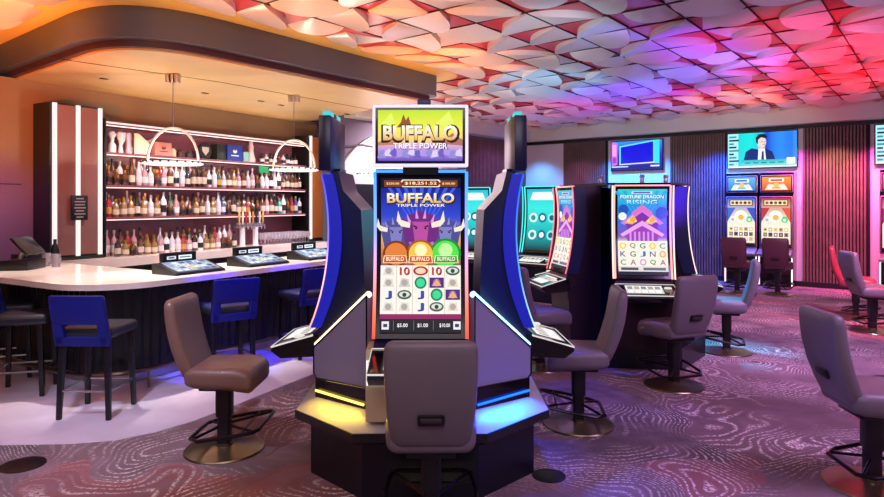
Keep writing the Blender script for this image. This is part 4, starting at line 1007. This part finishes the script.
# ------------------------------------------------------------------ wall machines and televisions
def art_wall(bg, tone):
    def f(A):
        A.grad(0, 0, 1, 1, [(0, '#d8c8a8'), (.45, '#f4e8d0'), (.6, '#e8d4b4'), (1, bg)], 0, 1, 18)
        A.rect(.08, .84, .92, .97, '#3a2c28', 1); A.rect(.11, .855, .89, .955, '#f0dcb0', 2)
        for i in range(5): A.disc(.2+i*.15, .905, .03, ['#8a5a28', '#503018'][i % 2], 3, 10)
        A.poly([(.0, .5), (.3, .80), (.0, .80)], bg, 1); A.poly([(1, .5), (.7, .80), (1, .80)], tone, 1)
        A.disc(.5, .62, .12, '#fff8e8', 3, 22); A.disc(.5, .60, .055, '#f0b040', 4, 16); A.disc(.2, .56, .062, '#f0ece4', 3, 16); A.disc(.2, .55, .03, '#b8a8c8', 4, 12); A.disc(.8, .56, .062, '#4ac888', 3, 16); A.disc(.8, .55, .03, '#d8f8e0', 4, 12)
        A.rect(.04, .08, .96, .42, '#f4ece0', 4)
        for i in range(5):
            for j in range(3):
                A.rect(.07+i*.18, .10+j*.105, .21+i*.18, .185+j*.105, ['#c8b090', '#5a4a48', '#e0c890', '#887868'][(i*2+j*3) % 4], 5); A.disc(.14+i*.18, .143+j*.105, .018, ['#f8f0e0', '#d8a040', '#38302c'][(i+j) % 3], 6, 8)
        A.rect(0, 0, 1, .06, '#181418', 4)
    return f
def art_sign(c1, c2):
    def f(A):
        A.grad(0, 0, 1, 1, [(0, c1), (1, c2)], 0, 1, 6); A.poly([(.1, .06), (.9, .06), (.78, .45), (.22, .45)], '#f4e8d0', 1)
        A.rect(.24, .62, .76, .88, '#fff8e8', 1); A.rect(.3, .68, .7, .82, c1, 2); A.disc(.5, .4, .05, '#f0c060', 2, 14); A.disc(.28, .36, .035, '#e8e0d8', 2, 12); A.disc(.72, .36, .035, '#e8e0d8', 2, 12); A.rect(.36, .14, .64, .26, c2, 3)
    return f
def wall_machine(t0, label, art, sgn, side_led=True):
    t = thing('wall_slot_machine', wall(t0, .40), WROT, label, 'slot machine', 'wall slot machines')
    W = .60
    MB().box((0, .18, .34), (W, .40, .68)).box((0, .21, 1.24), (W, .34, 1.14)).box((0, .24, 2.02), (W, .28, .42)).build('cabinet', m_gloss, t)
    for nm, z0, z1, a, y in (('main_screen', .74, 1.76, art, .04), ('top_screen', 1.84, 2.18, sgn, .10)):
        fr = MB().rbox((0, y-.01, (z0+z1)/2), (W-.02, .03, z1-z0), .01).build('screen_frame', mat('frame_silver_rose', '#c8a8b0', .3, metal=.5), t)
        MB().box((0, y-.027, (z0+z1)/2), (W-.05, .008, z1-z0-.03)).build('bezel', m_gloss, fr)
        def fn(x, yy, l, z0=z0, z1=z1, y=y): return ((x-.5)*(W-.085), y-.032-l, z0+.035+yy*(z1-z0-.07))
        A = Art(fn, W-.085, z1-z0-.07, .001); a(A); A.build(nm, fr)
    MB().prism([(-.22, .60), (-.22, .64), (.0, .73), (.0, .56)], -W/2, W/2, 'yz').build('button_deck', m_silv, t)
    MB().box((0, -.026, .40), (W-.1, .008, .30)).build('door_panel', mat('machine_door', '#2a1c24', .3), t)
    for sx in (-1, 1): MB().box((sx*(W/2-.012), -.03, .36), (.018, .02, .66)).build('light_strip', emi('wall_machine_led', '#ffe8e4', 1.8), t)
    return t
wall_machine(.985, 'slot machine on the far wall with blue top screen, left of its red twin', art_wall('#4868c8', '#3a58c0'), art_sign('#2a78c8', '#68b8e8'))
wall_machine(.355, 'slot machine on the far wall with red orange top screen, right one of the pair', art_wall('#b83a40', '#d85a48'), art_sign('#d84a20', '#f0a040'))
wall_machine(-1.62, 'wall slot machine cut by the right picture edge', art_wall('#8a3068', '#b83a58'), art_sign('#a83060', '#e88aa0'))
def tv(name, t0, t1, z0, z1, label, art):
    tm = (t0+t1)/2; w = t0-t1; t = thing(name, wall(tm, .06, z0), WROT, label, 'television'); h = z1-z0
    MB().rbox((0, .0, h/2), (w, .05, h), .008).build('tv_case', m_gloss, t)
    MB().box((0, .0375, h/2), (w*.4, .035, h*.4)).build('wall_bracket', m_black, t)
    def fn(x, y, l): return ((x-.5)*(w-.04), -.026-l, .02+y*(h-.04))
    A = Art(fn, w-.04, h-.04, .0012); art(A); A.build('screen', t); return t
def art_news(A):
    A.grad(0, 0, 1, 1, [(0, '#18c8c8'), (.35, '#1ae0dc'), (.5, '#10c0e0'), (.56, '#1030c8'), (.68, '#2a80f0'), (.85, '#2a90f8'), (.87, '#1850d0'), (1, '#3098f0')], 0, 14, 1, True)
    A.rect(.0, .0, .16, 1, '#a8e8ec', 1)
    for i in range(9): A.rect(.02, .08+i*.10, .05+.08*((i*5) % 3)/2+.04, .13+i*.10, '#183048' if i % 2 else '#3a8aa0', 2)
    A.poly([(.24, .22), (.70, .22), (.66, .44), (.56, .54), (.48, .50), (.36, .56), (.27, .46)], '#182c70', 3)
    A.poly([(.45, .22), (.57, .22), (.55, .56), (.46, .60)], '#e8f0f8', 4); A.poly([(.50, .22), (.54, .22), (.535, .46), (.51, .46)], '#2a3058', 5)
    A.poly([(.455, .54), (.55, .54), (.555, .62), (.45, .64)], '#c8b0a8', 5)
    A.disc(.505, .72, .085, '#e0cfc8', 6, 20, ry=.115); A.poly([(.425, .72), (.42, .86), (.46, .95), (.55, .95), (.585, .87), (.57, .82), (.50, .86), (.455, .80), (.45, .66)], '#141828', 7)
    A.rect(.545, .72, .565, .735, '#2a2020', 8); A.rect(.50, .725, .52, .737, '#2a2020', 8); A.rect(.52, .64, .56, .65, '#7a4a48', 8); A.poly([(.537, .72), (.552, .68), (.535, .68)], '#c0a8a0', 8)
    A.grad(.2, .0, 1, .22, [(0, '#7ae0dc'), (1, '#2ab8c0')], 4); A.rect(.0, 0, 1, .05, '#e8f4f8', 5); A.rect(.86, .08, .98, .26, '#e8f4f8', 6)
    for i in range(5): A.rect(.26+i*.12, .12, .34+i*.12, .15, '#1a7a90', 6)
def art_studio(A):
    A.grad(0, 0, 1, 1, [(0, '#180a60'), (.5, '#2a2cc8'), (1, '#3a8ae8')], 0, 1, 10)
    A.poly([(.0, .15), (.12, .2), (.12, .95), (.0, 1)], '#d868d8', 1); A.poly([(.02, .5), (.1, .5), (.1, .9), (.02, .9)], '#f8a0e8', 2); A.rect(.02, .25, .1, .45, '#9040c8', 2)
    A.poly([(.16, .18), (.86, .22), (.86, 1), (.16, .84)], '#60e0f0', 1); A.poly([(.19, .22), (.83, .26), (.83, .95), (.19, .80)], '#0a0ed8', 2)
    A.rect(.86, .2, .95, 1, '#38d8e8', 2); A.poly([(.16, .18), (.86, .22), (.86, .26), (.16, .22)], '#d8d0ff', 3); A.rect(.0, .1, .34, .14, '#c0d8ff', 2); A.rect(.78, .1, .95, .15, '#e0e8ff', 2); A.rect(0, 0, 1, .07, '#20107a', 2)
tv('wall_television', 1.33, .02, 2.33, 3.075, 'wall television showing a news presenter in a dark suit', art_news)
tv('wall_television', 3.88, 2.66, 2.36, 3.06, 'wall television with deep blue picture above the middle pod', art_studio)
tv('wall_television', -1.22, -2.5, 2.33, 3.075, 'wall television cut by the right picture edge', art_news)
# floor box covers
for i, (px, py, r, lb) in enumerate(((23, 465, .13, 'dark round floor cover on the carpet at the lower left'), (549, 476, .10, 'dark round floor cover on the carpet right of the big pod base'), (888, 379, .12, 'dark round floor cover at the right edge behind the nearest chair'))):
    p = fl(px, py); o = MB().lathe([(r, 0), (r, .004), (r*.9, .007), (r*.2, .007)], 28).build('floor_cover', mat('floor_cover_black', '#131014', .4)); o.location = (p.x, p.y, .0005); tag(o, lb, 'floor cover', 'floor covers')
# ------------------------------------------------------------------ light
w = bpy.data.worlds.new('hall_glow'); S.world = w; w.use_nodes = True
w.node_tree.nodes['Background'].inputs[0].default_value = (.68, .56, .78, 1); w.node_tree.nodes['Background'].inputs[1].default_value = .13
# unseen coloured spots, added to throw colour up on the ceiling
def up(x, y, z, tx, ty, p, c, sp=75): light('SPOT', 'ceiling_wash', (x, y, z), p, c, .15, (tx, ty, 3.45), sp, 1.)
def col(tx, ty, p, c, sp=62, dy=2.0, z=1.2): up(tx*.93, ty-dy, z, tx, ty, p, c, sp)
up(-3.6, 4.0, 2.0, -4.9, 6.6, 760, '#ff7a00', 85)
up(-1.6, 3.6, 2.0, -1.5, 6.3, 400, '#ff9018', 70)
up(.1, 5.2, 2.0, .0, 9.3, 560, '#ff9010', 42)
up(-.2, 3.8, 2.0, -.2, 7.3, 260, '#ffb078', 60)
up(.9, 4.2, 2.0, 1.2, 7.4, 260, '#b8d4dc', 46)
col(1.5, 9.8, 330, '#48b8e0', 50)
col(2.4, 8.0, 620, '#8a28ff', 58)
col(3.2, 10.8, 480, '#6a18e8', 60)
col(2.2, 12.4, 260, '#c02070', 60)
col(3.75, 8.6, 480, '#2070ff', 44)
col(3.9, 7.2, 300, '#ff3878', 58)
col(5.3, 8.0, 520, '#ff0418', 66)
col(5.9, 10.0, 460, '#ff0418', 60)
col(4.6, 11.2, 340, '#c81050', 56)
# unseen area lights added above and behind the camera as general light
light('AREA', 'added_hall_light', (.2, .6, 3.4), 95, '#f4e4f0', 3, (.2, 2.5, 0))
light('AREA', 'added_hall_light', (3.8, 3.2, 3.4), 210, '#d4a8f0', 2.5, (4.2, 5.5, 0))
light('AREA', 'added_hall_light', (-3.0, 2.2, 3.4), 45, '#ffe0d4', 2.5, (-2.6, 3.8, 0))
# bar
o = light('AREA', 'added_valance_uplight', tuple(bar(1.8, -.12, 2.72)), 9, '#ffdcb4', 3.4, size_y=.2); o.rotation_euler = (PI+.6, 0, BROT)  # hidden area light added to brighten the bar ceiling
for p in ps: light('POINT', 'pendant_lamp', (p.x, p.y, 2.10), 26, '#ffecd0', .012)
for u in (-1.4, -.6, .4, 1.4, 2.4): light('SPOT', 'bar_downlight', tuple(bar(u, 2.1, 3.09)), 210, '#fff4ee', .03, tuple(bar(u, 2.3, .95)), 48, .8)
light('SPOT', 'bar_downlight', tuple(bar(-1.2, 1.0, 3.09)), 160, '#fff4ee', .03, tuple(bar(-1.2, 1.0, .95)), 50, .8)
for u in (.4, 1.4, 2.4, 3.3): light('SPOT', 'shelf_downlight', tuple(bar(u, 1.3, 3.09)), 150, '#ffecec', .03, tuple(bar(u, -.1, 1.4)), 65, .8)
for (x, y), (tx, ty), e in (((-1.3, 5.1), (-1.95, 6.0), 750), ((-.9, 6.0), (-1.45, 6.9), 600), ((-2.4, 4.2), (-2.7, 5.0), 8)): light('SPOT', 'blue_wash', (x, y, 3.3), e, '#0820ff', .05, (tx, ty, .85), 20, .6)
light('SPOT', 'floor_wash', (-2.2, 2.4, 3.35), 330, '#dcd8ff', .1, (-2.3, 4.75, 0), 45, .9)
light('SPOT', 'purple_wall_wash', tuple(bar(-1.4, .9, 2.0)), 55, '#4a10ff', .03, tuple(bar(-1.25, -.36, 1.5)), 75, 1.)
# far wall washers
for t0, c, p in ((1.45, '#1058ff', 650), (1.0, '#3060ff', 200), (.0, '#e048c0', 260), (-1.35, '#ff48b0', 420), (-.6, '#ffa890', 200), (3.7, '#2080ff', 420), (2.9, '#2880ff', 420), (1.95, '#8070d0', 90), (4.6, '#a070b0', 120), (5.75, '#58a8e8', 150)):
    a = wall(t0, .9, 3.05); b = wall(t0, .05, 1.4); light('SPOT', 'wall_washer', tuple(a), p, c, .03, tuple(b), 85, .9)
light('SPOT', 'wall_washer', tuple(lw(4.4, 1.4)+Vector((0, 0, 3.3))), 480, '#ffe8f0', .05, tuple(lw(4.9, 0)+Vector((0, 0, 2.0))), 95, .9)
light('SPOT', 'wall_washer', tuple(lw(1.6, 1.2)+Vector((0, 0, 3.1))), 90, '#b078e0', .05, tuple(lw(1.6, 0)+Vector((0, 0, 1.8))), 95, .9)
light('SPOT', 'bulkhead_wash', (4.6, 8.6, 2.2), 130, '#d8ffe4', .1, (5.4, 13.4, 3.35), 62, .9)
# red over the right hand chairs, purple along the carpet
light('SPOT', 'red_wash', (6.6, 7.0, 3.3), 520, '#ff1830', .1, (5.75, 8.4, .5), 40, .8)
light('SPOT', 'purple_wash', (4.4, 5.2, 3.35), 620, '#dca8f4', .2, (4.2, 7.8, 0), 90, .9)
light('SPOT', 'purple_wash', (5.2, 7.2, 3.4), 520, '#f4b4e4', .2, (5.2, 10.0, 0), 70, .9)
light('SPOT', 'blue_wash', (1.3, 5.0, 3.3), 420, '#1838ff', .1, (.45, 4.5, 1.1), 34, .7)
light('SPOT', 'blue_wash', (1.0, 2.6, 3.3), 420, '#1030ff', .05, (.44, 4.05, 1.15), 15, .8)
light('SPOT', 'blue_wash', (-1.1, 2.6, 3.3), 90, '#1030ff', .05, (-.6, 4.05, 1.3), 15, .8)
light('SPOT', 'blue_wash', (1.1, 7.7, 3.3), 320, '#1838ff', .1, (1.2, 6.7, .8), 50, .7)
light('SPOT', 'blue_wash', (1.3, 4.9, 3.3), 260, '#1030ff', .05, (1.75, 6.4, .7), 24, .8)
light('SPOT', 'cyan_wash', (2.8, 8.2, 3.4), 900, '#10c8ff', .1, (3.1, 7.15, 0), 28, .8)
S.view_settings.view_transform = 'Standard'; S.view_settings.look = 'None'; S.view_settings.exposure = .38; S.view_settings.gamma = 1; S.view_settings.use_curve_mapping = False
S.cycles.use_denoising = True; S.cycles.max_bounces = 6
